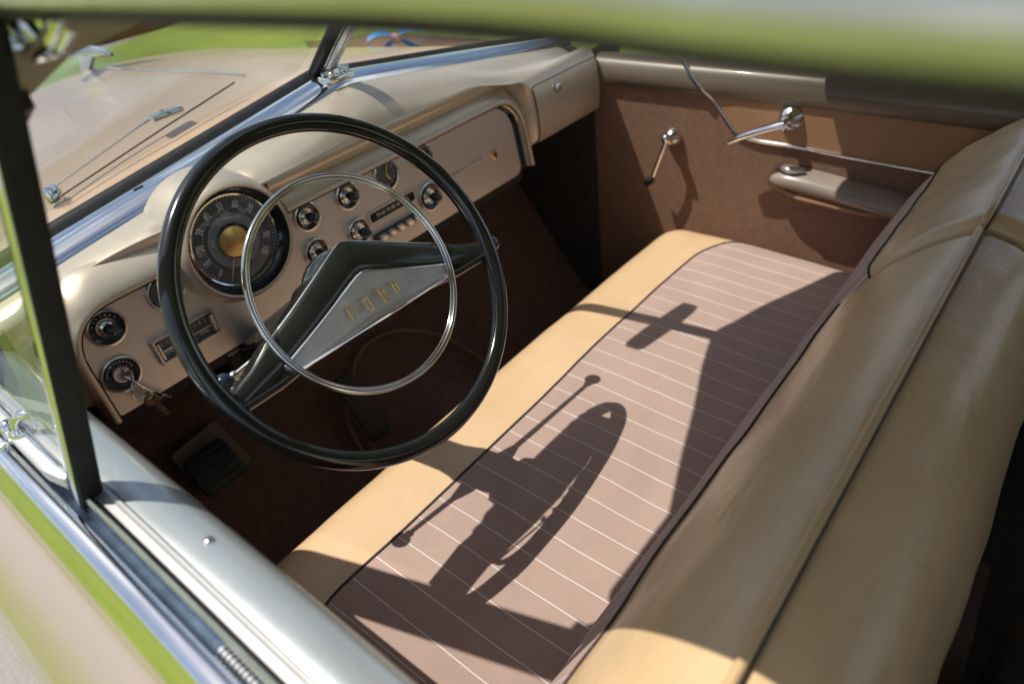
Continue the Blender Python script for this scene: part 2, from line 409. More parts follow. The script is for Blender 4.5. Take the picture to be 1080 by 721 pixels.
# resample long top edge
path = []
for i in range(len(o) - 1):
    a, b = Vector(o[i]), Vector(o[i + 1]); n = max(1, int((b - a).length / .02))
    for k in range(n): path.append(a.lerp(b, k / n))
path.append(Vector(o[-1]))
def nrm2(i):
    a = path[max(i - 1, 0)]; b = path[min(i + 1, len(path) - 1)]; t = (b - a).normalized(); return Vector((-t.y, t.x))
rows = []
for i, p in enumerate(path):
    nn = nrm2(i)
    # how far back/outward the brow sweeps: full on top, thin at the sides
    top = max(0, nn.y); right = max(0, nn.x)
    w_out = .004 + .036 * top ** 1.5 + .010 * right
    prof = [(-.0015, -.004), (-.0015, .012), (.001, .0185), (.0045, .0205), (.009, .019), (.009 + w_out * .35, .010), (.009 + w_out * .7, -.008), (.009 + w_out, -.026), (.008 + w_out, -.05)]
    row = []
    for d, h in prof:
        qx, qz = p.x + nn.x * d, p.y + nn.y * d
        if math.hypot(qx + .336, qz - .958) < .094: h = min(h, -.055)       # open behind the speedometer
        row.append(f0(qx, qz - .786, h))
    rows.append(row)
bm = bmesh.new(); grid(bm, rows)
rim_ = link('panel_brow', bm, M['dash_paint'], panel, 50)
bm = bmesh.new()
for sd_ in (-1, 1): tube(bm, [f0(p.x - nrm2(i).x * .001, p.y - .786 - nrm2(i).y * .001, .004) for i, p in enumerate(path) if sd_ * (p.x + .336) > .098], .0022, 8)
link('panel_trim', bm, M['chrome_dull'], panel)
bm = bmesh.new()
for sd_ in (-1, 1): tube(bm, [f0(p.x - nrm2(i).x * .0005, p.y - .786 - nrm2(i).y * .0005, .016) for i, p in enumerate(path) if sd_ * (p.x + .336) > .098], .0012, 6)
link('brow_line', bm, M['rubber'], panel)
# black gap at right end of the pod
bm = bmesh.new(); prism(bm, [(.383, .010), (.400, .010), (.396, .10), (.388, .14), (.378, .13)], f0, -.012, .001)
link('pod_gap', bm, M['dark'], panel)
# little script and crest
sf = pfr(.225, .8685)
sc_pts = []
for i in range(90):
    t = i / 89; x = lerp(-.062, .050, t)
    amp = .0035 * (1 if int(t * 9) not in (0, 6) else 1.9)
    sc_pts.append(sf(x + .0022 * math.cos(t * 56), amp * math.sin(t * 56), .0022))
bm = bmesh.new(); tube(bm, sc_pts, .0009, 6); link('script_emblem', bm, M['chrome_dull'], panel)
bm = bmesh.new(); cf = pfr(.301, .862)
prism(bm, [(-.008, .012), (0, .009), (.008, .012), (.009, .002), (.005, -.008), (0, -.012), (-.005, -.008), (-.009, .002)], cf, 0, .0045, .0015, 2)
link('crest', bm, M['gold'], panel)
bm = bmesh.new(); prism(bm, [(-.004, .005), (.004, .005), (.003, -.004), (0, -.007), (-.003, -.004)], cf, .0045, .0056)
link('crest_shield', bm, M['spoke_black'], panel)

# round controls -------------------------------------------------
def bezel_unit(name, x, z, r=.028, kind='knob', label=None):
    o = PF(x, z)
    bm = bmesh.new()
    lathe(bm, [(r * .84, .001), (r * .86, .005), (r * .91, .0070), (r * .98, .0065), (r * 1.03, .003), (r * 1.05, -.001)], o, NP, 40, cap=False)
    e = link(name, bm, M['chrome_dull'] if kind != 'ignition' else M['chrome_dull'], car)
    if label: tag(e, label)
    bm = bmesh.new(); lathe(bm, [(r * .87, .0045), (r * .74, .0015), (r * .5, .0008), (0, .0008)], o, NP, 32, cap=False)
    link('recess', bm, M['recess'], e)
    return e
def knob(e, x, z, r, h, tip=True):
    o = PF(x, z, .001)
    bm = bmesh.new()
    lathe(bm, [(r * .55, 0), (r * .5, h * .35), (r * .95, h * .42), (r, h * .5), (r * .98, h * .82), (r * .8, h * .95), (r * .45, h), (0, h)], o, NP, 24)
    link('knob', bm, M['black'], e)
    bm = bmesh.new(); lathe(bm, [(r * 1.7, .0), (r * 1.75, .002), (r * 1.45, .0045), (r * 1.2, .0035), (r * .8, .0065), (r * .6, .007)], o, NP, 28, cap=False)
    link('knob_collar', bm, M['chrome_dull'], e)
    if tip:
        bm = bmesh.new(); lathe(bm, [(r * .62, 0), (r * .5, .0025), (0, .0035)], o + NP * h, NP, 20, cap=False); link('knob_tip', bm, M['knob_blue'], e)
K = [('light_switch', -.563, .924, .028, .0085, .026, 'headlight switch knob at the upper left of the panel'),
     ('heater_knob', -.193, .934, .0265, .0092, .030, None), ('wiper_knob', -.100, .934, .0265, .0092, .030, None),
     ('lighter_knob', -.199, .868, .0255, .0085, .026, None), ('volume_knob', -.100, .862, .026, .0095, .032, None),
     ('tuning_knob', .089, .853, .030, .0095, .032, None), ('vent_knob', .094, .934, .029, .0085, .026, None)]
for nm, x, z, r, kr, kh, lb in K:
    e = bezel_unit('control_knob', x, z, r, label=lb)
    knob(e, x, z, kr, kh)
    # engraved ring lettering marks
    bm = bmesh.new()
    for a in linspace(.5, 2.6, 7):
        c = PF(x + math.cos(a) * r * .68, z + math.sin(a) * r * .68, .0015); lathe(bm, [(.0009, 0), (.0009, .0012), (0, .0012)], c, NP, 6)
    link('dial_marks', bm, M['dial_mark'], e)
# small gauge behind the wheel rim
e = bezel_unit('small_gauge', -.466, .931, .029, label='small round gauge behind the steering wheel rim')
bm = bmesh.new(); lathe(bm, [(.0235, .0), (.006, .0), (0, .0)], PF(-.466, .931, .002), NP, 32, cap=False); link('gauge_face', bm, M['dial'], e)
bm = bmesh.new(); tube(bm, [PF(-.466, .931, .003), PF(-.455, .946, .003)], .0008, 6); link('needle', bm, M['dial_mark'], e)
# clock
ck = bezel_unit('clock', -.002, .936, .031, label='round chrome clock in the middle of the panel')
bm = bmesh.new(); lathe(bm, [(.025, 0), (0, 0)], PF(-.002, .936, .002), NP, 36, cap=False); link('clock_face', bm, M['dial'], ck)
bm = bmesh.new()
for k in range(12):
    a = k * PI / 6; r0, r1 = .019, .0225
    tube(bm, [PF(-.002 + math.sin(a) * r0, .936 + math.cos(a) * r0, .0028), PF(-.002 + math.sin(a) * r1, .936 + math.cos(a) * r1, .0028)], .0008, 6)
link('hour_marks', bm, M['dial_mark'], ck)
for a, l in ((2.6, .014), (.35, .018)):
    bm = bmesh.new(); tube(bm, [PF(-.002, .936, .0035), PF(-.002 + math.sin(a) * l, .936 + math.cos(a) * l, .0035)], .0010, 6); link('clock_hand', bm, M['gold'], ck)
# ignition
ig = bezel_unit('ignition_switch', -.578, .851, .029, 'ignition', label='chrome ignition switch with a key in it')
bm = bmesh.new(); lathe(bm, [(.013, -.006), (.0135, .006), (.012, .008), (.009, .008), (.0085, .004), (0, .004)], PF(-.578, .851), NP, 32); link('lock_barrel', bm, M['chrome_dull'], ig)
bm = bmesh.new()
for a in linspace(.2, 2.9, 12):
    c = PF(-.578 + math.cos(a) * .0195, .851 + math.sin(a) * .0195, .0015); lathe(bm, [(.0011, 0), (.0011, .0012), (0, .0012)], c, NP, 6)
link('switch_lettering', bm, M['dial_mark'], ig)
# rectangular gauge box
rg = pfr(-.469, .8515)
def rect(w, h, r=0.003): return round_poly([(-w / 2, -h / 2), (w / 2, -h / 2), (w / 2, h / 2), (-w / 2, h / 2)], r, 4)
bm = bmesh.new()
out, inn = rect(.108, .046, .006), rect(.094, .033, .003)
rows = [[rg(u, v, h) for u, v in q] for q, h in ((out, -.001), (out, .006), (rect(.104, .042, .005), .009), (rect(.098, .037, .004), .009), (inn, .004), (inn, -.004))]
grid(bm, rows, cv=True)
gb = link('gauge_box', bm, M['chrome_dull'], car); tag(gb, 'narrow rectangular fuel and temperature gauge with chrome frame')
bm = bmesh.new(); prism(bm, inn, rg, -.006, .0005); link('gauge_face', bm, M['dial'], gb)
bm = bmesh.new(); tube(bm, [rg(-.044, -.003, .004), rg(.044, -.003, .004)], .0016, 8); link('divider_bar', bm, M['chrome_dull'], gb)
for s, u in (('FUEL', .030), ('OIL', -.002), ('TEMP', -.033)):
    text_mesh('gauge_lettering', s, .0075, lambda a, b, h, u=u: rg(u + a, b - .0095, h), .0006, .0012, M['dial_mark'], gb)
bm = bmesh.new()
for k in range(9): tube(bm, [rg(-.038 + k * .0095, .005, .001), rg(-.038 + k * .0095, .010 + .002 * (k % 2), .001)], .0006, 5)
link('gauge_marks', bm, M['dial_mark'], gb)
for u in (-.046, .046):
    bm = bmesh.new(); tube(bm, [rg(u, -.014, .006), rg(u, .014, .006)], .0045, 10, flat=.8); link('side_bar', bm, M['chrome_dull'], gb)
# radio : dial slot and push buttons
rd = pfr(-.008, .872)
bm = bmesh.new(); prism(bm, rect(.118, .018, .003), rd, 0, .0025, .001, 1)
ra = link('radio', bm, M['black'], car); tag(ra, 'radio dial strip with a row of chrome push buttons below')
text_mesh('radio_scale', '54 60 70 80 10 12 16', .0105, lambda a, b, h: rd(a, b, h), .0026, .0032, M['dial_mark'], ra, sx=.95)
bm = bmesh.new()
q = rect(.124, .024, .005); q2 = rect(.118, .018, .003)
grid(bm, [[rd(u, v, h) for u, v in qq] for qq, h in ((q, 0), (q, .003), (q2, .003), (q2, 0))], cv=True); link('scale_frame', bm, M['panel'], ra)
for k in range(5):
    c = (-.048 + k * .0235, -.0415)
    bm = bmesh.new(); prism(bm, round_poly([(c[0] - .009, c[1] - .006), (c[0] + .009, c[1] - .006), (c[0] + .009, c[1] + .006), (c[0] - .009, c[1] + .006)], .004, 4), rd, 0, .016, .004, 3)
    link('push_button', bm, M['chrome_dull'], ra)
bm = bmesh.new(); prism(bm, rect(.13, .018, .004), lambda u, v, h: rd(u, v - .0415, h), 0, .004, .001, 1); link('button_slot', bm, M['black'], ra)

# speedometer ----------------------------------------------------
SC = (-.336, .958)
so = PF(*SC)
sfr = lambda u, v, h: so + Vector((u, 0, 0)) + UP_ * v + NP * h
bm = bmesh.new()
lathe(bm, [(.1125, -.066), (.1115, -.050), (.109, -.035), (.1065, -.010), (.103, .010), (.097, .026), (.093, .034), (.089, .037), (.086, .036)], so, NP, 96, cap=False)
sp = link('speedometer', bm, M['dash_paint'], car); tag(sp, 'large round speedometer in a painted cone housing')
bm = bmesh.new(); lathe(bm, [(.0865, .0355), (.0855, .030), (.080, .018), (.0745, .0125)], so, NP, 96, cap=False); link('inner_cone', bm, M['black'], sp)
bm = bmesh.new(); lathe(bm, [(.0760, .011), (.0760, .0150), (.0740, .0165), (.0716, .0155), (.0712, .011)], so, NP, 96, cap=False); link('chrome_ring', bm, M['chrome'], sp)
bm = bmesh.new(); lathe(bm, [(.0735, .0105), (.045, .0105), (0, .0105)], so, NP, 96, cap=False); link('dial', bm, M['dial'], sp)
bm = bmesh.new(); lathe(bm, [(.0445, .0108), (.0445, .0125), (.026, .0125), (0, .0125)], so, NP, 64, cap=False); link('inner_dial', bm, M['dial_inner'], sp)
bm = bmesh.new(); lathe(bm, [(.0285, .012), (.0285, .016), (.0255, .018)], so, NP, 64, cap=False); link('cap_ring', bm, M['black'], sp)
bm = bmesh.new(); lathe(bm, [(.026, .0175), (.0245, .0195), (.012, .0215), (0, .0222)], so + Vector((-.003, 0, 0)), NP, 64, cap=False); link('centre_cap', bm, M['gold'], sp)
def polar(ang, r, tilt=True):
    # frame for a numeral standing radially; ang clockwise from up
    s, c = math.sin(ang), math.cos(ang)
    return lambda u, v, h: sfr((r + v) * s + u * c, (r + v) * c - u * s, h)
nums = [str(10 * k) for k in range(0, 11)]
for k, s in enumerate(nums):
    a = math.radians(-132 + 26.4 * k * 1.0)
    text_mesh('speed_numeral', s, .0180, polar(a, .0570), .0108, .0113, M['dial_mark'], sp, sx=.56, off=.0003)
bm = bmesh.new()
for k in range(51):
    a = math.radians(-132 + 5.28 * k); L = .004 if k % 5 else .006
    p = polar(a, .0675); tube(bm, [p(0, 0, .0112), p(0, L * .7, .0112)], .0006, 5)
    if k % 5 and k % 5 != 0:
        p = polar(a, .050); tube(bm, [p(0, 0, .0112), p(0, .004, .0112)], .0004, 4)
link('tick_marks', bm, M['dial_mark'], sp)
for s, a0, rr in (('MILES', 168, .036), ('ODOMETER', 15, .036), ('AMP', -75, .036), ('OIL', 110, .036)):
    text_mesh('dial_lettering', s, .0062, polar(math.radians(a0), rr), .0126, .0130, M['dial_mark'], sp)
bm = bmesh.new(); p = polar(math.radians(-150), .03)
grid(bm, [[p(-.0012, 0, .0165), p(.0012, 0, .0165)], [p(-.0005, .038, .0165), p(.0005, .038, .0165)]]); link('speed_needle', bm, M['bow_pink'], sp)
bm = bmesh.new(); lathe(bm, [(.0745, .0165), (.066, .0195), (.05, .0232), (.03, .0258), (0, .0268)], so, NP, 64, cap=False); link('dial_glass', bm, M['dial_glass'], sp)

# under-dash -----------------------------------------------------
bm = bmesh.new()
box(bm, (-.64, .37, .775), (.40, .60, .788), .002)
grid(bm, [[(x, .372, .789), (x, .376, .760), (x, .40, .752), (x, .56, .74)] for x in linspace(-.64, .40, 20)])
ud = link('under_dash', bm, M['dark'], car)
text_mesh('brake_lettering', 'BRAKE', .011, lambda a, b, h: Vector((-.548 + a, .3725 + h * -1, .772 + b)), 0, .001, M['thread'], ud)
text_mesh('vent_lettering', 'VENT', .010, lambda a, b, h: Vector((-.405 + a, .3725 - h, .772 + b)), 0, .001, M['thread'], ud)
# heater box and clutter below the speedometer
bm = bmesh.new(); box(bm, (-.42, .37, .70), (-.24, .50, .775), .01); tube(bm, smooth_path([(-.40, .39, .76), (-.36, .37, .72), (-.30, .38, .70), (-.22, .42, .66)], 6), .005, 8)
tube(bm, smooth_path([(-.30, .38, .77), (-.33, .36, .74), (-.27, .37, .69), (-.20, .40, .73)], 6), .004, 8)
link('wiring', bm, M['rubber'], ud)
bm = bmesh.new(); box(bm, (-.37, .352, .765), (-.345, .372, .79), .003); sphere(bm, (-.357, .348, .780), .008, 12); sphere(bm, (-.352, .350, .768), .006, 12); link('switch_block', bm, M['chrome_dull'], ud)

# ------------------------------------------------------------------ steering wheel
T = math.radians(56.5); ROT = math.radians(-1.5)
WC = Vector((-.37, 0, 1.003))
WU = Vector((1, 0, 0)); WV = Vector((0, math.cos(T), math.sin(T))); WN = Vector((0, -math.sin(T), math.cos(T)))
def wf(u, v, h=0.0):
    c, s = math.cos(ROT), math.sin(ROT)
    return WC + WU * (u * c - v * s) + WV * (u * s + v * c) + WN * h
R0 = .2165
bm = bmesh.new(); rows = []; NS = 180; ns = 28
for i in range(NS):
    a = 2 * PI * i / NS
    deg = math.degrees(a) % 360
    grip = 0
    for g0, g1 in ((8, 72), (108, 172)):
        if g0 < deg < g1: grip = math.sin(PI * (deg - g0) / (g1 - g0)) ** .5 * (math.cos(math.radians(deg * 40)) * .5 + .5)
    spk = max(math.exp(-((deg - 346) / 9) ** 2), math.exp(-((deg - 194) / 9) ** 2))
    row = []
    for j in range(ns):
        ph = 2 * PI * j / ns
        rx = .0116 + .0012 * spk; rz = .0120 + .0006 * spk
        back = max(0, -math.sin(ph))
        rz2 = rz + back * .0035 * grip
        gr = .0011 * math.exp(-((ph - 2.15) / .10) ** 2) + .0011 * math.exp(-((ph - .55) / .10) ** 2)
        rr = R0 + math.cos(ph) * (rx - gr); hh = math.sin(ph) * (rz2 - gr)
        row.append(wf(math.cos(a) * rr, math.sin(a) * rr - .004, hh))
    rows.append(row)
grid(bm, rows, cu=True, cv=True)
sw = link('steering_wheel', bm, M['black'], car, 60); tag(sw, 'large black steering wheel rim with chrome horn ring')
# V-shaped spoke cover
def strip(bm, left, right, hL, hR, fr, crown, n=6, thick=.012):
    """lofted strip between two polylines, crowned"""
    rows = []
    for (lu, lv), (ru, rv), h1, h2 in zip(left, right, hL, hR):
        row = [fr(lu, lv, h1 - thick)]
        for k in range(n + 1):
            t = k / n; row.append(fr(lerp(lu, ru, t), lerp(lv, rv, t), lerp(h1, h2, t) + crown * math.sin(PI * t) ** .6))
        row.append(fr(ru, rv, h2 - thick)); rows.append(row)
    grid(bm, rows)
outer = [(-.206, -.037), (-.17, -.025), (-.143, -.010), (-.10, .008), (-.05, .031), (-.018, .046), (-.007, .0505), (0, .052), (.007, .0505), (.018, .046), (.05, .031), (.10, .008), (.143, -.010), (.17, -.025), (.206, -.037)]
inner = [(-.203, -.059), (-.17, -.051), (-.142, -.045), (-.10, -.029), (-.05, -.010), (-.018, .003), (-.007, .007), (0, .008), (.007, .007), (.018, .003), (.05, -.010), (.10, -.029), (.142, -.045), (.17, -.051), (.203, -.059)]
ho = [.000, -.001, -.001, .008, .016, .019, .020, .020, .020, .019, .016, .008, -.001, -.001, .000]
hi = [.001, .000, .001, .010, .018, .021, .022, .022, .022, .021, .018, .010, .001, .000, .001]
bm = bmesh.new(); strip(bm, outer, inner, ho, hi, wf, .005, 10, .044)
sp_ = link('spoke_cover', bm, M['spoke_black'], sw, 35)
# chrome lip along outer top edge
bm = bmesh.new(); tube(bm, smooth_path([wf(u, v, h + .0005) for (u, v), h in zip(outer[2:-2], ho[2:-2])], 5), .0009, 8); link('spoke_edge', bm, M['chrome_dull'], sw)
# silver centre plate
pl = [(-.136, -.045), (-.137, -.041), (-.07, -.017), (-.018, .003), (-.007, .007), (0, .0085), (.007, .007), (.018, .003), (.07, -.017), (.137, -.041), (.136, -.045), (.128, -.053), (-.128, -.053)]
def hplate(u): return .024 - .020 * abs(u) / .137
pf = lambda u, v, h: wf(u, v, hplate(u) + h)
bm = bmesh.new(); 
ctr = (0, -.03)
prism(bm, pl, pf, -.016, 0, .0012, 2)
cp = link('centre_plate', bm, M['plate'], sw, 30)
bm = bmesh.new(); tube(bm, [pf(u, v, .0006) for u, v in pl[1:10]], .0014, 8); tube(bm, [pf(-.128, -.0535, -.001), pf(-.06, -.0535, -.001), pf(0, -.0535, -.001), pf(.06, -.0535, -.001), pf(.128, -.0535, -.001)], .0016, 8)
tube(bm, [pf(-.128, -.0545, -.012), pf(0, -.0545, -.012), pf(.128, -.0545, -.012)], .0014, 8)
link('plate_trim', bm, M['chrome'], sw)
def bar_letter(ch, cu):
    bm = bmesh.new(); w, h, t = .0029, .0078, .0018
    segs = {'F': [((-w, -h), (-w, h)), ((-w, h), (w, h)), ((-w, .0008), (w * .6, .0008))],
            'O': [((-w, -h), (-w, h)), ((-w, h), (w, h)), ((w, h), (w, -h)), ((w, -h), (-w, -h))],
            'R': [((-w, -h), (-w, h)), ((-w, h), (w, h)), ((w, h), (w, .0005)), ((-w, .0005), (w, .0005)), ((.0, .0005), (w, -h))],
            'D': [((-w, -h), (-w, h)), ((-w, h), (w * .5, h)), ((w * .5, h), (w, h * .6)), ((w, h * .6), (w, -h * .6)), ((w, -h * .6), (w * .5, -h)), ((w * .5, -h), (-w, -h))]}[ch]
    for (a, b), (c, d) in segs:
        dv = Vector((c - a, d - b)); L = dv.length; dv /= L; nv = Vector((-dv.y, dv.x)) * t / 2; e = dv * t / 2
        q = [Vector((a, b)) - e + nv, Vector((a, b)) - e - nv, Vector((c, d)) + e - nv, Vector((c, d)) + e + nv]
        prism(bm, [(p.x + cu, p.y - .0300) for p in q], pf, 0, .0028 + .0001 * len(bm.verts) / 8, .0005, 1)
    link('letter', bm, M['gold'], sw, 30)
for ch, cu in (('F', -.037), ('O', -.0135), ('R', .0105), ('D', .0335)): bar_letter(ch, cu)
# horn ring
bm = bmesh.new()
for rr, r_, hh in ((.1385, .0032, .0095), (.1340, .0018, .008)):
    tube(bm, [wf(math.cos(a) * rr, math.sin(a) * rr, hh) for a in linspace(0, 2 * PI, 145)[:-1]], r_, 12, closed=True, up=WN)
link('horn_ring', bm, M['chrome'], sw, 60)
for sg in (-1, 1):
    bm = bmesh.new(); tube(bm, [wf(sg * .09, -.045, -.012), wf(sg * .15, -.052, -.014), wf(sg * .205, -.052, -.004)], .011, 12); link('spoke_shadow_fill', bm, M['spoke_black'], sw)  # added tubes below the spokes, closing slits in the wheel's cast shadow
# hub and column
bm = bmesh.new(); lathe(bm, [(.036, .0), (.050, -.012), (.055, -.025), (.056, -.04), (.050, -.06), (.040, -.065)], WC, WN, 40); link('hub', bm, M['spoke_black'], sw)
bm = bmesh.new(); lathe(bm, [(.034, -.050), (.036, -.060), (.040, -.075), (.040, -.13), (.036, -.14), (.032, -.16), (.029, -.30), (.026, -.75)], WC, WN, 36)
colm = link('steering_column', bm, M['spoke_black'], car); tag(colm, 'dark steering column running down to the floor')
cbase = WC + WN * -.095
def lever(name, end, knob_r, label, kmat='black'):
    end = Vector(end)
    bm = bmesh.new(); d = (end - cbase).normalized()
    st = cbase + d * .03
    lathe(bm, [(.014, 0), (.013, .02), (.009, .035), (.006, .045)], st - d * .005, d, 18)
    tube(bm, [st, st.lerp(end, .5), end], lambda t: lerp(.0055, .004, t), 12)
    l = link(name, bm, M['chrome_dull'], car); tag(l, label)
    bm = bmesh.new(); sphere(bm, end, knob_r, 24); link('lever_knob', bm, M['knob_blue'], l)
    bm = bmesh.new(); lathe(bm, [(.0055, 0), (.0072, .004), (.006, .008)], end - d * (knob_r + .006), d, 16); link('lever_collar', bm, M['chrome_dull'], l)
lever('turn_signal_lever', (-.538, .0915, .920), .0135, 'chrome lever with round black knob left of the column')
lever('gear_lever', (-.078, .041, .904), .0135, 'gear lever with knob behind the right of the wheel rim')

# ------------------------------------------------------------------ windshield
YG = .575
def zg(x): return 1.100 - .150 * abs(x - XC)
bm = bmesh.new(); rows = []
for x in linspace(-.70, .74, 49):
    z0 = zc(x); z1 = zg(x)
    zt = lerp(z0, z1, .5)
    rows.append([(x, YS - .004, z0 - .004), (x, YS + .001, z0 + .007), (x, YS + .010, z0 + .0115), (x, YS + .030, zt + .0135), (x, YS + .055, zt + .0125), (x, YS + .068, zt + .009), (x, YS + .074, zt + .003)])
grid(bm, rows)
ws = link('windshield_moulding', bm, M['chrome'], car, 60); tag(ws, 'polished metal moulding along the foot of the windshield')
bm = bmesh.new(); rows = []
for x in linspace(-.70, .74, 49):
    z1 = zg(x)
    zt = lerp(zc(x), z1, .5)
    rows.append([(x, YS + .072, zt + .000), (x, YS + .078, zt + .006), (x, YS + .084, zt + .004), (x, YS + .090, z1 + .006), (x, YG - .026, z1 + .010), (x, YG - .018, z1 + .010), (x, YG - .012, z1 + .004), (x, YG + .0, z1 - .004), (x, YG + .010, z1 - .01)])
grid(bm, rows); link('windshield_seal', bm, M['rubber'], car, 60)
for x in (-.44, -.16, .25, .5):
    bm = bmesh.new(); lathe(bm, [(.005, 0), (.0045, .002), (.002, .003), (0, .002)], (x, YS + .03, zc(x) + .0135), (0, -.15, 1), 14); link('screw', bm, M['chrome_dull'], ws)
bm = bmesh.new(); tube(bm, [(-.40, YS + .045, zc(-.40) + .017), (-.385, YS + .040, zc(-.385) + .017)], .003, 8); link('moulding_clip', bm, M['rubber'], ws)
# header curve
HDR = [(-.67, (-.030, 1.29)), (-.640, (-.058, 1.320)), (-.605, (-.080, 1.342)), (-.56, (-.084, 1.350)), (-.44, (-.062, 1.360)), (-.25, (.002, 1.366)), (-.10, (.056, 1.370)), (XC, (.092, 1.372)), (.14, (.056, 1.370)), (.29, (.002, 1.366)), (.48, (-.062, 1.360)), (.60, (-.084, 1.350)), (.645, (-.080, 1.342)), (.68, (-.058, 1.320)), (.71, (-.030, 1.29))]
def hdr(x):
    for (a, p), (b, q) in zip(HDR, HDR[1:]):
        if x <= b:
            t = max(0, (x - a) / (b - a)); return Vector((x, lerp(p[0], q[0], t), lerp(p[1], q[1], t)))
    return Vector((x, *HDR[-1][1]))
for x0, x1 in ((-.70, XC), (XC, .74)):
    bm = bmesh.new(); rows = []
    for x in linspace(x0, x1, 20):
        b = Vector((x, YG, zg(x) + .01)); t = hdr(x * .92 + XC * .08) + Vector((0, .02, .02))
        rows.append([b.lerp(t, k / 8) + Vector((0, .02, .02)) * math.sin(PI * k / 8) for k in range(9)])
    grid(bm, rows); link('windshield_glass', bm, M['glass'], car, 80)
# divider
db = Vector((XC - .004, YG - .085, zg(XC) + .012)); dt = hdr(XC) + Vector((0, .0, .02))
bm = bmesh.new(); tube(bm, [db.lerp(dt, t) + Vector((0, .012, .014)) * math.sin(PI * t) for t in linspace(0, 1, 12)], .0115, 12, flat=.7)
dv = link('windshield_divider', bm, M['chrome_dull'], car); tag(dv, 'slim metal bar between the two windshield panes')
bm = bmesh.new(); tube(bm, [db.lerp(dt, t) + Vector((-.006, .022, .010)) + Vector((0, .012, .014)) * math.sin(PI * t) for t in linspace(-.04, 1, 12)], .016, 12, flat=.6); link('divider_rubber', bm, M['rubber'], dv)
bm = bmesh.new(); box(bm, db + Vector((-.030, -.040, -.012)), db + Vector((.030, .0, .0)), .005)
sphere(bm, db + Vector((-.016, -.03, .0)), .009, 12); sphere(bm, db + Vector((.014, -.028, .001)), .008, 12)
tube(bm, [db + Vector((-.03, -.02, .004)), db + Vector((0, -.026, .010)), db + Vector((.03, -.02, .004))], .005, 8)
link('divider_foot', bm, M['chrome'], dv)
# rear view mirror on the divider
mp = db.lerp(dt, .66) + Vector((.0, -.05, .006))
bm = bmesh.new(); rot = Matrix.Rotation(math.radians(-8), 3, 'Z')
fm = lambda u, v, h: mp + rot @ Vector((u, -h * .8 + v * .6, v * .8 + h * .6))
prism(bm, round_poly([(-.095, -.016), (-.04, -.026), (.04, -.026), (.095, -.016), (.095, .018), (.04, .028), (-.04, .028), (-.095, .018)], .014, 6), fm, -.020, .006, .006, 3)
mi = link('rear_view_mirror', bm, M['chrome_dull'], car); tag(mi, 'rear view mirror hanging on the windshield bar')
bm = bmesh.new(); tube(bm, [mp + Vector((0, .005, 0)), mp + Vector((0, .045, .01))], .006, 8); link('mirror_stem', bm, M['chrome_dull'], mi)
# wipers outside
def wiper(p0, p1, label):
    p0, p1 = Vector(p0), Vector(p1)
    bm = bmesh.new(); tube(bm, [p0, p0.lerp(p1, .5) + Vector((0, -.008, .004)), p1.lerp(p0, .12)], .0018, 8)
    w = link('wiper', bm, M['garnish'], car); tag(w, label)
    bm = bmesh.new(); tube(bm, [p0 + Vector((0, .02, .010)), p0.lerp(p1, .55) + Vector((0, .028, .018))], .0020, 8); box(bm, p0.lerp(p1, .55) + Vector((-.03, .008, .006)), p0.lerp(p1, .55) + Vector((.03, .028, .018)), .003)
    lathe(bm, [(.014, -.01), (.014, .008), (.010, .014), (0, .015)], p0 + Vector((0, .02, 0)), (0, 0, 1), 16); link('wiper_arm', bm, M['chrome'], w)
wiper((-.47, YG + .05, zg(-.47) + .012), (-.05, YG + .055, zg(-.05) + .035), 'wiper arm resting along the left windshield pane')

# A pillars
for sgn, lab in ((-1, 'left'), (1, 'right')):
    bm = bmesh.new(); rows = []
    for t in linspace(0, 1.06, 14):
        xi = -.744 + .108 * t; y = .46 - .51 * t; z = 1.00 + .32 * t
        w = .055
        P = [(xi, y + .02, z - .0), (xi - .004, y + .055, z + .035), (xi - w * .5, y + .060, z + .045), (xi - w, y + .035, z + .04), (xi - w - .004, y, z + .0), (xi - w * .6, y - .02, z - .02), (xi - w * .15, y - .012, z - .018)]
        rows.append([(p[0] if sgn < 0 else 2 * XC - p[0], p[1], p[2]) for p in P])
    grid(bm, rows, cv=True); link('windshield_pillar', bm, M['garnish'], car, 50)

# ------------------------------------------------------------------ roof
bm = bmesh.new(); rows = []
for y in [None] + linspace(-.15, -1.75, 14):
    row = []
    for x in linspace(-.655, .695, 25):
        u = abs(x - XC) / .675
        if y is None:
            h = hdr(x); row.append((x, h.y, h.z + .0))
        else:
            zr = 1.392 + .105 * (1 - u ** 2.4) * (1 - .25 * sstep(-1.0, -1.75, y)) * sstep(.1, -.30, y)
            if y > -.2: zr = lerp(hdr(x).z + .01, zr, .6)
            row.append((x, y, zr))
    rows.append(row)
grid(bm, rows)
roof = link('roof_lining', bm, M['headliner'], car, 60); tag(roof, 'cloth roof lining above the seats')
bm = bmesh.new(); rows = []
for i, y in enumerate([None] + linspace(-.17, -1.8, 14)):
    row = []
    for x in linspace(-.655, .695, 25):
        u = abs(x - XC) / .675
        if y is None:
            h = hdr(x); row.append((x, h.y + .045, h.z + .03))
        else:
            row.append((x, y, 1.438 + .10 * (1 - u ** 2.4) * (1 - .25 * sstep(-1.0, -1.8, y)) * sstep(.15, -.30, y)))
    rows.append(row)
grid(bm, rows); link('roof_panel', bm, M['paint'], roof, 60)
bm = bmesh.new(); tube(bm, [hdr(x) + Vector((0, .010, .008)) for x in linspace(-.68, .72, 60)], .011, 10, flat=.7); link('roof_header', bm, M['garnish'], roof)
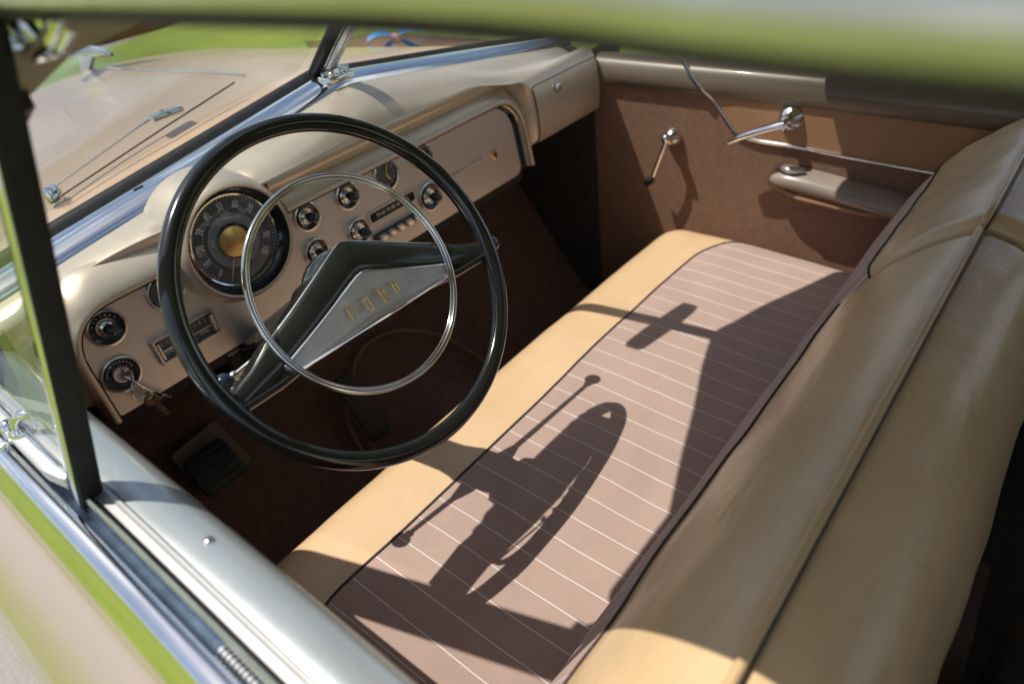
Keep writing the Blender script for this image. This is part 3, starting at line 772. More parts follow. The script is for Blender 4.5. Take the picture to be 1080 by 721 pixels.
# side window rails: the near one crosses the top of the picture
def side_rail(sgn, label):
    def X(x): return x if sgn < 0 else 2 * XC - x
    ys = linspace(.0, -1.75, 60)
    def zz(y): return interp([(-1.8, 1.365), (-1.2, 1.376), (-.80, 1.3852), (-.652, 1.3866), (-.634, 1.3868), (-.6155, 1.3873), (-.5956, 1.3883), (-.570, 1.3899), (-.5477, 1.3910), (-.4994, 1.3908), (-.4435, 1.3897), (-.342, 1.3872), (-.17, 1.3822), (0, 1.374)], y)
    prof = [(-.628, .004), (-.636, .0005), (-.645, -.0005), (-.650, .000), (-.6525, .0012), (-.6545, .0042), (-.6572, .0056), (-.6585, .0082), (-.6590, .011), (-.6588, .016), (-.657, .022), (-.653, .032), (-.645, .048), (-.628, .060)]
    bm = bmesh.new(); grid(bm, [[(X(px), y, zz(y) + pz) for px, pz in prof] for y in ys])
    bm.faces.ensure_lookup_table()
    n = len(prof) - 1
    for i, f in enumerate(bm.faces):
        j = i % n; f.material_index = 1 if j < 7 else 0
    r = link('side_rail', bm, None, car, 50, mats=[M['rail'], M['underside']]); tag(r, label); return r
side_rail(-1, 'bright metal window rail above the driver side window')
side_rail(1, 'bright metal window rail above the passenger side window')
# B pillars and rear body closing the cabin
for sgn in (-1, 1):
    def X(x): return x if sgn < 0 else 2 * XC - x
    bm = bmesh.new(); grid(bm, [[(X(-.735), -.86, .95), (X(-.66), -.92, 1.39)], [(X(-.735), -.95, .95), (X(-.66), -.99, 1.39)]]); link('door_pillar', bm, M['garnish'], car)
    bm = bmesh.new(); grid(bm, [[(X(-.74), -1.35, .95), (X(-.66), -1.30, 1.39)], [(X(-.70), -1.9, .97), (X(-.62), -1.78, 1.38)]]); link('rear_quarter', bm, M['headliner'], car)
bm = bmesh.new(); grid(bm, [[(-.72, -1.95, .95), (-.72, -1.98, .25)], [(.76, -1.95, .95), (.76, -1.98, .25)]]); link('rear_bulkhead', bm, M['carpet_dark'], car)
# sun visor
bm = bmesh.new()
vis = lambda u, v, h: Vector((u, -.037 + v * -.35 + h, 1.341 + v * .93))
prism(bm, round_poly([(-.575, -.004), (-.12, -.0), (-.10, .09), (-.59, .09)], [.02, .03, .01, .01], 6), vis, -.006, .006, .003, 2)
vz = link('sun_visor', bm, M['visor'], car); tag(vz, 'brown sun visor folded down above the windshield')
bm = bmesh.new()
for q in range(4):
    yy = -.098 - q * .020
    tube(bm, smooth_path([(-.634, yy + .006, 1.405), (-.640, yy, 1.380), (-.637, yy - .004, 1.366 - .001 * q)], 5), .0050, 10)
tube(bm, smooth_path([(-.640, -.085, 1.362), (-.640, -.13, 1.359), (-.640, -.165, 1.363), (-.638, -.190, 1.374), (-.632, -.205, 1.39)], 6), .0055, 10)
tube(bm, smooth_path([(-.638, -.15, 1.361), (-.637, -.18, 1.364), (-.632, -.20, 1.376)], 5), .004, 10)
sphere(bm, (-.642, -.092, 1.365), .010, 14); sphere(bm, (-.636, -.19, 1.376), .007, 12)
link('visor_bracket', bm, M['chrome'], vz)

# ------------------------------------------------------------------ driver door
def sill(profile, name, mat, y0=.33, y1=-1.0, parent=None, label=None, smooth=60, wav=0):
    bm = bmesh.new(); rows = []
    for y in linspace(y0, y1, 40):
        rows.append([(x, y, z + wav * math.sin(y * 9 + x * 40)) for x, z in profile])
    grid(bm, rows); o = link(name, bm, mat, parent, smooth)
    if label: tag(o, label)
    return o
bm = bmesh.new()
body_prof = [(-.788, .932), (-.793, .926), (-.812, .914), (-.835, .890), (-.852, .85), (-.863, .80), (-.868, .74), (-.870, .65), (-.866, .5), (-.85, .36), (-.83, .30)]
pts = smooth_path([Vector((a, 0, b)) for a, b in body_prof], 3)
dd = sill([(p.x, p.z) for p in pts], 'driver_door', M['paint'], .55, -1.05, car, 'pale tan driver door seen from above')
sill([(-.672, .90), (-.674, .955), (-.679, .970), (-.689, .980), (-.702, .9845), (-.716, .986), (-.722, .9845)], 'window_garnish', M['sill_paint'], parent=dd, label='pale painted sill along the top of the driver door', wav=.0002)
sill([(-.722, .983), (-.7235, .9865), (-.7265, .9865), (-.728, .982), (-.7345, .9815), (-.736, .986)], 'inner_channel', M['plate'], parent=dd)
sill([(-.7365, .975), (-.738, .986), (-.7405, .9885), (-.743, .9865), (-.744, .972)], 'channel_rib', M['chrome_dull'], parent=dd)
sill([(-.744, .975), (-.7455, .970), (-.7515, .9705), (-.7535, .974)], 'window_slot', M['slot'], parent=dd)
sill([(-.7530, .9735), (-.7542, .9768), (-.757, .9785), (-.761, .9790), (-.766, .9782), (-.7705, .9762), (-.7745, .9725), (-.7768, .9645)], 'outer_moulding', M['chrome'], parent=dd)
sill([(-.7768, .9645), (-.7790, .960), (-.7830, .951), (-.7865, .942), (-.7890, .934), (-.789, .928)], 'belt_moulding', M['chrome'], parent=dd)
bm = bmesh.new()
for k in range(16): sphere(bm, (-.7475, -.275 - k * .0055, .972), .0033, 8, (1, .8, .8))
link('seal_bead', bm, M['plate'], dd)
bm = bmesh.new(); lathe(bm, [(.0046, -.001), (.0044, .0010), (.0034, .0020), (.0012, .0024), (.0010, .0008), (0, .0008)], (-.700, -.185, .9845), (0, 0, 1), 20); link('screw', bm, M['chrome_dull'], dd)
# inner door skin driver side
bm = bmesh.new(); grid(bm, [[(-.672, y, .95), (-.668, y, .7), (-.672, y, .35)] for y in linspace(.36, -1.0, 8)]); link('door_lining', bm, M['door_cloth'], dd)
# vent window bar and frame
vb0 = Vector((-.738, -.028, .975)); vb1 = Vector((-.658, -.150, 1.385))
bd = (vb1 - vb0).normalized(); bx_ = bd.cross(Vector((0, 1, 0))).normalized(); by_ = bx_.cross(bd).normalized()
if by_.y < 0: by_ = -by_
if bx_.x < 0: bx_ = -bx_
def barprism(pts, name, mat, par, label=None):
    bm = bmesh.new(); rows = [[vb0.lerp(vb1, t) + bx_ * a + by_ * b for a, b in pts] for t in (0, .25, .5, .75, 1)]
    grid(bm, rows, cv=True); o = link(name, bm, mat, par, 30)
    if label: tag(o, label)
    return o
bar = barprism(round_poly([(-.0105, -.011), (.010, -.011), (.010, .007), (-.0105, .007)], .003, 3), 'vent_window_bar', M['rubber'], car, 'slanted black bar at the rear of the vent window')
barprism(round_poly([(-.0116, -.0085), (-.0107, -.0085), (-.0107, .0095), (-.0116, .0095)], .001, 2), 'bar_trim', M['chrome'], bar)
barprism(round_poly([(-.0105, .0072), (.006, .0072), (.006, .0105), (-.0105, .0105)], .001, 2), 'bar_edge', M['chrome'], bar)
# vent window, opened outwards: frame and glass
va = vb0 + Vector((.006, .05, .012))
vtop = vb1 + Vector((-.004, .055, -.03))
piv0 = Vector((-.742, .12, .992)); 
ang = 0.0
def vent(p):   # swing about a vertical-ish pivot
    p = Vector(p) - piv0; c, s = math.cos(ang), math.sin(ang)
    return piv0 + Vector((p.x * c - p.y * s, p.x * s + p.y * c, p.z))
vo_ = [(-.7365, -.022, .998), (-.738, .17, .998), (-.735, .27, 1.005), (-.727, .262, 1.05), (-.70, .13, 1.20), (-.678, -.02, 1.325), (-.666, -.08, 1.358), (-.660, -.122, 1.360), (-.6625, -.128, 1.345), (-.690, -.088, 1.21), (-.7135, -.053, 1.09)]
vp = smooth_path([vent(p) for p in vo_], 4, closed=True)
bm = bmesh.new(); tube(bm, vp, .0036, 10, closed=True); vf = link('vent_window', bm, M['chrome'], car); tag(vf, 'small triangular vent window with chrome frame')
bm = bmesh.new(); c0 = sum(vp, Vector()) / len(vp)
vs = [bm.verts.new(p) for p in vp]; cv_ = bm.verts.new(c0)
for i in range(len(vs)): bm.faces.new((vs[i], vs[(i + 1) % len(vs)], cv_))
link('vent_glass', bm, M['glass'], vf)
# vent sill and latch
bm = bmesh.new(); prism(bm, round_poly([(-.722, .30), (-.722, -.0), (-.745, -.005), (-.752, .03), (-.752, .30)], .006, 4), lambda u, v, h: Vector((u, v, h)), .978, .992, .003, 2); link('vent_sill', bm, M['plate'], vf)
bm = bmesh.new(); tube(bm, smooth_path([(-.742, .11, .990), (-.741, .108, 1.006), (-.733, .098, 1.016), (-.722, .085, 1.012), (-.716, .072, 1.002)], 6), .0052, 10)
lathe(bm, [(.010, 0), (.010, .006), (.007, .010), (0, .011)], (-.742, .11, .990), (0, 0, 1), 18); sphere(bm, (-.745, .135, .990), .010, 14); box(bm, (-.765, .12, .968), (-.745, .17, .985), .004)
link('vent_latch', bm, M['chrome'], vf)
bm = bmesh.new(); box(bm, (-.700, .12, .985), (-.693, .13, 1.0), .002); tube(bm, [(-.690, .10, .992), (-.715, .10, .997)], .004, 10); link('lock_button', bm, M['chrome'], dd)

# ------------------------------------------------------------------ passenger door
bm = bmesh.new(); rows = []
for y in linspace(.355, -1.05, 40):
    rows.append([(.690, y, z) for z in (.905, .86, .80, .70, .60, .50, .40, .33)])
grid(bm, rows)
pd = link('passenger_door', bm, M['door_cloth'], car); tag(pd, 'reddish brown passenger door panel with chrome handles')
trim = [(.100, .985), (.085, .963), (.031, .903), (-.020, .842), (-.040, .828), (-.083, .8195), (-.178, .818), (-.37, .808), (-.60, .800), (-1.05, .785)]
tp = smooth_path([Vector((.686, y, z)) for y, z in trim], 6)
bm = bmesh.new()
grid(bm, [[Vector((.687, p.y, p.z)), Vector((.684, p.y, lerp(p.z, .95, .5))), Vector((.687, p.y, max(p.z, .935)))] for p in tp]); link('upper_panel', bm, M['door_vinyl'], pd)
bm = bmesh.new(); tube(bm, [p + Vector((-.014 * sstep(.895, .93, p.z), 0, 0)) for p in tp], .0042, 10)
link('door_trim', bm, M['chrome'], pd)
bm = bmesh.new(); rows = []
for y in linspace(.40, -1.05, 30):
    d = -.006 * sstep(-.1, -.6, y)
    rows.append([(.690, y, .905 + d), (.680, y, .908 + d), (.674, y, .925 + d), (.676, y, .945 + d), (.686, y, .965 + d), (.705, y, .975 + d), (.725, y, .975 + d), (.76, y, .965 + d), (.80, y, .95 + d)])
grid(bm, rows); link('window_garnish', bm, M['garnish'], pd, 60)
def D(y, z, off=0): return Vector((.686 - off, y, z))
# door handle
bm = bmesh.new(); lathe(bm, [(.026, 0), (.027, .004), (.022, .012), (.014, .018), (.012, .034), (.014, .040), (.010, .046), (0, .048)], D(-.150, .880), (-1, 0, 0), 28)
h = link('door_handle', bm, M['chrome'], pd); tag(h, 'long polished chrome door handle')
bm = bmesh.new()
tube(bm, smooth_path([D(-.152, .880, .038), D(-.12, .868, .044), D(-.07, .846, .046), D(-.035, .826, .044)], 6), lambda t: lerp(.0125, .0075, t) + .002 * math.sin(t * PI), 14, flat=.75); link('handle_lever', bm, M['chrome'], pd)
# window crank
bm = bmesh.new(); lathe(bm, [(.023, 0), (.023, .004), (.018, .012), (.012, .018), (.011, .030), (0, .034)], D(.128, .800), (-1, 0, 0), 26)
sphere(bm, D(.128, .806, .032), .012, 14); link('crank_base', bm, M['chrome'], pd)
bm = bmesh.new(); tube(bm, smooth_path([D(.128, .800, .030), D(.140, .762, .036), D(.160, .708, .036)], 6), .0055, 10); ce = link('window_crank', bm, M['chrome'], pd)
bm = bmesh.new(); lathe(bm, [(.006, -.004), (.009, .004), (.011, .018), (.008, .028), (0, .030)], D(.165, .697, .030), (-1, 0, 0), 18); link('crank_knob', bm, M['black'], pd)
# armrest
bm = bmesh.new(); rows = []
ap = smooth_path([(0, -.122, .752), (0, -.138, .757), (0, -.18, .758), (0, -.25, .752), (0, -.33, .742), (0, -.40, .735), (0, -.42, .732)], 5)
n = len(ap)
for i, p in enumerate(ap):
    t = i / (n - 1); s = max(.05, math.sin(PI * min(t * 2.6, 1) / 2) ** .5 * (1 if t < .85 else math.cos((t - .85) / .15 * PI / 2) * .9 + .1))
    row = []
    for k in range(17):
        a = PI * k / 16
        row.append((.688 - .050 * s * math.sin(a) ** .8, p.y, p.z + .024 * s * math.cos(a) - .006))
    rows.append(row)
grid(bm, rows); ar = link('armrest', bm, M['armrest'], pd, 60); tag(ar, 'pale grey brown plastic armrest')
bm = bmesh.new(); tube(bm, smooth_path([(.684, -.128, .770), (.658, -.148, .780), (.648, -.172, .782), (.66, -.20, .781)], 5), .005, 10); link('armrest_cap', bm, M['chrome'], pd)
bm = bmesh.new(); tube(bm, [(.682, -.12, .728), (.648, -.2, .722), (.650, -.34, .712), (.682, -.42, .708)], .006, 8); link('armrest_base', bm, M['door_vinyl'], pd)
# outer side of the car beyond the passenger door
bm = bmesh.new(); pts = [(2 * XC - p.x + .0, p.z) for p in pts]
grid(bm, [[(x, y, z) for x, z in pts] for y in linspace(.55, -1.05, 10)]); link('door_skin', bm, M['paint'], pd)

# ------------------------------------------------------------------ floor, firewall, pedals
bm = bmesh.new(); rows = []
for x in linspace(-.69, .69, 60):
    hump = .085 * math.exp(-((x - XC + .02) / .14) ** 2)
    pts_ = [(-.75, .27), (-.40, .27), (.0, .27), (.30, .275), (.40, .285), (.44, .32), (.50, .40), (.56, .48), (.61, .55), (.66, .62)]
    row = []
    for y, z in pts_:
        hh = hump * (1 - sstep(.38, .54, y))
        row.append((x, y, z + hh))
    rows.append([tuple(p) for p in smooth_path([Vector(r) for r in row], 3)])
grid(bm, rows); fl = link('floor_carpet', bm, M['carpet'], car, 60); tag(fl, 'dark brown carpet on floor and toe board')
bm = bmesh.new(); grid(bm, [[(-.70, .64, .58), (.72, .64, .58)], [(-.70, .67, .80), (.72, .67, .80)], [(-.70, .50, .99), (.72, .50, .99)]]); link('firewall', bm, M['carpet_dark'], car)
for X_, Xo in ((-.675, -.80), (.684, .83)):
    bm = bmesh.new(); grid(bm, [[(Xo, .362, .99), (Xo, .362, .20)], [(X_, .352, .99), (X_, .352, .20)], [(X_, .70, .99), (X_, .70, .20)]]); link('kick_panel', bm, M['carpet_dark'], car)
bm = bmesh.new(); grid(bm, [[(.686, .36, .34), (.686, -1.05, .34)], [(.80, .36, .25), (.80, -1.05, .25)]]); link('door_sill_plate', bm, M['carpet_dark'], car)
bm = bmesh.new(); tube(bm, smooth_path([(-.215, .40, .332), (-.191, .470, .398), (-.14, .505, .443), (-.071, .535, .483), (-.008, .539, .488), (.065, .526, .470), (.137, .490, .423), (.183, .445, .366), (.20, .39, .325)], 6), .0036, 8); link('hump_seam', bm, M['visor'], fl)
def pedal(name, c, w, h, label):
    c = Vector(c); N = Vector((0, -.66, .75)).normalized(); V = Vector((0, .75, .66)).normalized()
    f = lambda u, v, hh: c + Vector((u, 0, 0)) + V * v + N * hh
    bm = bmesh.new(); prism(bm, round_poly([(-w, -h), (w, -h), (w * .9, h), (-w * .9, h)], .012, 5), f, -.008, .006, .003, 2)
    p = link(name, bm, M['pedal'], car); tag(p, label)
    bm = bmesh.new()
    for k in range(5): tube(bm, [f(-w * .75, -h * .7 + k * h * .35, .006), f(w * .75, -h * .7 + k * h * .35, .006)], .0022, 6)
    link('pedal_ribs', bm, M['pedal'], p)
    bm = bmesh.new(); tube(bm, [f(0, 0, -.008), f(0, .03, -.07), f(0, .10, -.16)], .008, 8); link('pedal_arm', bm, M['dark'], p)
pedal('brake_pedal', (-.487, .485, .500), .046, .044, 'black ribbed brake pedal pad')
pedal('clutch_pedal', (-.615, .485, .500), .038, .034, 'black ribbed clutch pedal pad')
bm = bmesh.new(); prism(bm, round_poly([(-.026, -.085), (.026, -.085), (.022, .085), (-.022, .085)], .015, 4), lambda u, v, hh: Vector((-.16 + u, .45 + v * .6, .42 + v * .8)) + Vector((0, -.8, .6)) * hh, 0, .01, .003, 2)
link('accelerator_pedal', bm, M['pedal'], car)
# metal under/behind the brake pedal
bm = bmesh.new(); prism(bm, round_poly([(-.05, -.06), (.06, -.05), (.05, .06), (-.06, .05)], .01, 3), lambda u, v, hh: Vector((-.475 + u, .520 + v * .62, .492 + v * .78)) + Vector((0, -.78, .62)) * hh, -.004, 0, 0)
link('pedal_plate', bm, M['garnish'], car)

# ------------------------------------------------------------------ front bench seat
X0, X1 = -.655, .672       # cushion side extents
YF, YB = .135, -.40
ZT = .608
RS, RF = .085, .088
def drop(d, R):
    """0 inside, quarter circle roll past the start"""
    if d <= 0: return 0
    d = min(d, R); return R - math.sqrt(max(0, R * R - d * d))
def ztop(x, y):
    dx = max(X0 + RS - x, x - (X1 - RS)); dy = y - (YF - RF)
    crown = .010 * math.sin(PI * min(1, max(0, (x - X0) / (X1 - X0)))) - .012 * sstep(-.05, -.40, y)
    puff = .0016 * 1.6 * noise.noise(Vector((x * 6, y * 7, 0))) + .0013 * noise.noise(Vector((x * 19, y * 15, 3)))
    return ZT - .006 + crown + puff - min(.085, drop(dx, RS) + drop(dy, RF))
def yb(x):
    """front boundary of the cloth insert"""
    u = max(0, x - .47) / .202; w_ = max(0, -.55 - x) / .105
    return -.030 - .12 * u ** 2.4 - .03 * w_ ** 2 + .003 * math.sin(x * 7)
def xsam(a, b):
    v = []
    for t in linspace(0, PI / 2, 9)[:-1]: v.append(a + RS * (1 - math.sin(PI / 2 - t)) if False else a + RS - RS * math.cos(t) if False else a + RS * (1 - math.cos(t)))
    v = [a + RS * (1 - math.sin(t)) for t in linspace(PI / 2, 0, 9)]
    w = [b - RS * (1 - math.sin(t)) for t in linspace(0, PI / 2, 9)]
    mid = linspace(a + RS, b - RS, 60)[1:-1]
    return v + mid + w
XS = xsam(X0, X1)
# cloth insert
bm = bmesh.new(); rows = []
for x in XS:
    y1 = yb(x); rows.append([(x, y, ztop(x, y)) for y in linspace(YB, y1, 30)])
grid(bm, rows)
cush_rows = []
bm2 = bmesh.new()
for x in XS:
    y1 = yb(x)
    fr_ = [YF - RF * (1 - math.sin(t)) for t in linspace(0, PI / 2, 10)]
    ysx = linspace(y1, YF - RF, 10)[:-1] + fr_
    row = [(x, y, ztop(x, y)) for y in ysx]
    zl = row[-1][2]
    row += [(x, YF + .002, zl - .02), (x, YF, .50), (x, YF - .01, .45), (x, YF - .025, .40), (x, YF - .04, .30)]
    cush_rows.append(row)
grid(bm2, cush_rows)
# side skirts
for xe, sx_ in ((X0, -1), (X1, 1)):
    y1 = yb(xe)
    line = [(xe, y, ztop(xe, y)) for y in linspace(YB, y1, 12)] + [(xe, y, ztop(xe, y)) for y in linspace(y1, YF, 12)[1:]]
    grid(bm2, [line, [(p[0] + sx_ * .002, p[1], .50) for p in line], [(p[0], p[1], .32) for p in line]])
seat = link('seat_cushion', bm2, M['seat_leather'], car, 60); tag(seat, 'tan leather front bench cushion')
ci = link('cloth_insert', bm, M['cloth'], seat, 60); tag(ci, 'mauve brown ribbed cloth with white pinstripes')
bm = bmesh.new(); tube(bm, [(x, yb(x), ztop(x, yb(x)) + .0005) for x in XS], .0022, 8); link('seat_piping', bm, M['dark_piping_and_shade'], seat)
bm = bmesh.new(); box(bm, (X0 + .03, YB, .27), (X1 - .03, YF - .05, .42), .01); link('seat_base', bm, M['carpet_dark'], seat)

# backrests
BP_front = [(-.345, .54), (-.352, .60), (-.372, .66), (-.398, .72), (-.432, .785)]
BP_ramp = [(-.432, .785), (-.452, .822), (-.482, .864), (-.518, .900), (-.545, .922), (-.566, .936), (-.580, .942)]
BP_rear = [(-.583, .942), (-.598, .943), (-.632, .932), (-.662, .905), (-.686, .860), (-.698, .800), (-.702, .72), (-.70, .60), (-.69, .45), (-.68, .34)]
def backrest(xa, xb, dy, dz, label, seed):
    rA, rB = .024, .024
    vx = [xa + rA * (1 - math.sin(t)) for t in linspace(PI / 2, 0, 8)] + linspace(xa + rA, xb - rB, 36)[1:-1] + [xb - rB * (1 - math.sin(t)) for t in linspace(0, PI / 2, 8)]
    cen = Vector((0, -.53, .72))
    def pt(x, y, z, puff=1.0):
        d = max(xa + rA - x, x - (xb - rB)); k = drop(d, rA) / rA if d > 0 else 0
        p = Vector((0, y, z)); 
        nz = noise.noise(Vector((x * 5 + seed, y * 8, z * 8))) * .007 + noise.noise(Vector((x * 13 + seed, y * 16, z * 16))) * .0028
        ctr = cen + Vector((0, 0, 0)); v = (p - ctr)
        L = v.length; v = v * ((L - k * .020 + nz * puff) / L)
        q = ctr + v
        return Vector((x, q.y + dy, q.z + dz))
    def sm(pr, n): return smooth_path([Vector((0, a, b)) for a, b in pr], n)
    bf, bp_ = (BP_front, BP_ramp) if seed < 5 else (BP_front + [BP_ramp[1]], BP_ramp[1:])
    F = sm(bf, 5); R = sm(bp_, 6); B = sm(BP_rear, 5)
    bm = bmesh.new(); grid(bm, [[pt(x, p.y, p.z, .8) for p in R] for x in vx])
    br = link('seat_backrest', bm, M['back_leather'], car, 70); tag(br, label)
    bm = bmesh.new(); grid(bm, [[pt(x, p.y, p.z, .8) for p in F] for x in vx]); link('cloth_panel', bm, M['cloth'], br, 70)
    bm = bmesh.new(); grid(bm, [[pt(x, p.y, p.z, .8) for p in B] for x in vx]); link('rear_panel', bm, M['back_leather'], br, 70)
    # end caps
    for x in (xa, xb):
        bm = bmesh.new()
        loop = [pt(x, p.y, p.z, .8) for p in F] + [pt(x, p.y, p.z, .8) for p in R[1:]] + [pt(x, p.y, p.z, .8) for p in B]
        c = bm.verts.new(Vector((x, -.54 + dy, .68 + dz))); vs = [bm.verts.new(p) for p in loop]
        for i in range(len(vs) - 1): bm.faces.new((vs[i], vs[i + 1], c))
        link('side_panel', bm, M['back_leather'], br, 70)
    top = [pt(x, BP_ramp[-1][0] - .0015, BP_ramp[-1][1] + .0078, .8) for x in vx]
    e1 = [pt(xa, p.y, p.z, .8) for p in R[-11::3]]; e2 = [pt(xb, p.y, p.z, .8) for p in R[-11::3]]
    bm = bmesh.new(); tube(bm, e1 + top + e2[::-1], .0046, 12); link('leather_piping', bm, M['piping'], br); bm = bmesh.new(); tube(bm, [p + Vector((0, -.0048, -.0030)) for p in top], .0018, 8); link('piping_shadow', bm, M['dark_piping_and_shade'], br)  # thin dark tube behind the piping paints in its shadow line
    seam = [pt(x, bp_[0][0], bp_[0][1], .8) + Vector((0, .0012, .0008)) for x in vx]
    bm = bmesh.new(); tube(bm, seam, .0018, 8); link('cloth_seam', bm, M['dark_piping_and_shade'], br)
backrest(-.60, .205, 0, 0, 'wide olive tan leather backrest behind the steering wheel', 1.3)
backrest(.212, .665, -.004, .014, 'narrower leather backrest on the passenger side', 8.1)

# rear seat
bm = bmesh.new(); box(bm, (-.62, -1.62, .30), (.66, -1.10, .52), .05, 5); rs = link('rear_seat', bm, M['visor'], car); tag(rs, 'dark brown rear seat in deep shade')
bm = bmesh.new(); box(bm, (-.62, -1.85, .45), (.66, -1.62, .93), .05, 5); link('rear_backrest', bm, M['visor'], rs)
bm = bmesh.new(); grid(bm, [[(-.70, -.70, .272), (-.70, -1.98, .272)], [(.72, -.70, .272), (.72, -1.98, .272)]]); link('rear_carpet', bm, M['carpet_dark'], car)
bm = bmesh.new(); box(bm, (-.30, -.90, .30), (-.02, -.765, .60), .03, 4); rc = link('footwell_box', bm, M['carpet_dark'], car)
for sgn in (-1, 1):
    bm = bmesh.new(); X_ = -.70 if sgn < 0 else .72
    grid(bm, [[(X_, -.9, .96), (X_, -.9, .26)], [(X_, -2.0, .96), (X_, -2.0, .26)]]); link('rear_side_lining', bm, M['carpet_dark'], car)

# ------------------------------------------------------------------ hood, fenders, ornament
def hood_z(x, y):
    u = abs(x - XC)
    f = (y - .62) / 1.12
    z = 1.088 - .070 * f
    z -= .055 * (u / .45) ** 2 if u < .45 else .055 + (u - .45) * .26
    z += .005 * math.exp(-(u / .014) ** 2) * sstep(.74, .90, y)
    z -= .05 * sstep(.35, .65, u) * sstep(.2, .9, f)
    edge = max(0, (y - (1.60 - .55 * u * u)) / .22)
    z -= .10 * min(edge, 1.3) ** 2
    z -= 1.4 * max(0, u - .80) ** 1.2
    return z
bm = bmesh.new(); rows = []
for y in linspace(.655, 1.86, 60):
    rows.append([(x, y, hood_z(x, y)) for x in linspace(-.90, .94, 139)])
grid(bm, rows); hood = link('hood', bm, M['hood_paint'], car, 60); tag(hood, 'tan hood with reflections seen through the windshield')
for sgn in (-1, 1):
    bm = bmesh.new(); rows = []
    for y in linspace(.55, 1.85, 10):
        rows.append([(XC + sgn * (.88 + d), y, z - .06 * sstep(1.3, 1.86, y)) for d, z in ((0.0, .93), (.02, .86), (.03, .7), (.02, .5), (0, .3))])
    grid(bm, rows); link('fender', bm, M['paint'], car, 60)
bm = bmesh.new(); grid(bm, [[(x, YG - .012, zg(x) - .006), (x, YG + .02, lerp(zg(x) - .006, hood_z(x, .65), .5)), (x, .65, hood_z(x, .65) + .0015), (x, .70, hood_z(x, .70) - .004)] for x in linspace(-.78, .82, 60)]); link('cowl_panel', bm, M['hood_paint'], car, 60)
# ornament
oz = hood_z(XC, 1.56)
oc = Vector((XC - .005, 1.56, oz + .01)); OS = 1.25
bm = bmesh.new()
rows = []
bodyp = [(-.11, .003, .0), (-.08, .008, .002), (-.03, .014, .004), (.03, .018, .006), (.07, .016, .006), (.10, .009, .003), (.115, .002, .0)]
for yy, r, zz_ in bodyp:
    rows.append([oc + Vector((r * math.cos(2 * PI * k / 14), yy, zz_ + .03 + r * 1.1 * math.sin(2 * PI * k / 14))) for k in range(14)])
grid(bm, rows, cv=True)
prism(bm, [(.09, -.02), (.05, -.02), (-.02, .024), (.06, .02)], lambda u, v, h: oc + Vector((h, u, v)), -.006, .006, .002, 1)
for s in (-1, 1):
    prism(bm, [(0, .06), (s * .085, -.045), (s * .085, -.075), (0, -.03)], lambda u, v, h: oc + Vector((u, v, .034 + abs(u) * .15 + h)), -.003, .003, .001, 1)
prism(bm, [(-.10, .03), (-.03, .04), (-.09, .085), (-.125, .085)], lambda u, v, h: oc + Vector((h, u + .14, v)), -.003, .003, .001, 1)
for v in bm.verts: v.co = oc + (v.co - oc) * OS
orn = link('hood_ornament', bm, M['chrome'], car, 40); tag(orn, 'polished winged hood ornament')
bm = bmesh.new(); tube(bm, [(XC, y, hood_z(XC, y) + .001) for y in linspace(.80, 1.50, 14)], .0042, 8, flat=.6); link('hood_strip', bm, M['chrome'], hood)

# ------------------------------------------------------------------ key in the ignition
kc = PF(-.578, .851, .006)
key = empty('ignition_key', kc); tag(key, 'brass car keys hanging from the ignition switch on a small ring', 'keys')
def keymesh(name, top, direction, side, L, mat):
    d = Vector(direction).normalized(); s = Vector(side).normalized(); n = d.cross(s).normalized()
    top = Vector(top)
    f = lambda u, v, h: top - kc + d * v + s * u + n * h
    bm = bmesh.new()
    R = .0115
    ringo = [(R * math.sin(a), R - R * math.cos(a)) for a in linspace(0, 2 * PI, 25)[:-1]]
    ringi = [(.0045 * math.sin(a), R * .75 - .0045 * math.cos(a)) for a in linspace(0, 2 * PI, 25)[:-1]]
    grid(bm, [[f(u, v, h) for u, v in q] for q, h in ((ringo, -.001), (ringo, .001), (ringi, .001), (ringi, -.001))], cu=True, cv=True)
    bl = [(-.0042, 2 * R - .003), (.0042, 2 * R - .003), (.0042, 2 * R + L * .25), (.0028, 2 * R + L * .32), (.0042, 2 * R + L * .4), (.0026, 2 * R + L * .5), (.004, 2 * R + L * .6), (.0025, 2 * R + L * .72), (.0036, 2 * R + L * .82), (.001, 2 * R + L), (-.002, 2 * R + L), (-.0042, 2 * R + L * .9)]
    prism(bm, bl, f, -.0010, .0010)
    return link(name, bm, mat, key, 30)
keymesh('key_in_lock', kc + NP * .026 + Vector((.004, 0, -.004)), -NP + Vector((0, 0, .05)), (.5, 0, .9), .020, M['chrome_dull'])
ring_c = kc + NP * .022 + Vector((.002, 0, -.028))
bm = bmesh.new(); tube(bm, [ring_c - kc + Vector((.010 * math.cos(a), .006 * math.cos(a), .016 * math.sin(a))) for a in linspace(0, 2 * PI, 33)[:-1]], .0011, 8, closed=True); link('key_ring', bm, M['chrome'], key)
bm = bmesh.new(); tube(bm, [kc * 0 + NP * .012, NP * .030 + Vector((.006, 0, -.012)), NP * .03 + Vector((.016, 0, -.034))], .0016, 8); link('ring_link', bm, M['chrome'], key)
keymesh('hanging_key', ring_c + Vector((.008, -.003, -.012)), (.30, -.05, -1), (1, -.5, .25), .026, M['key_brass'])
keymesh('hanging_key', ring_c + Vector((.012, .004, -.011)), (.75, .1, -.9), (.5, -.9, .3), .022, M['chrome_dull'])

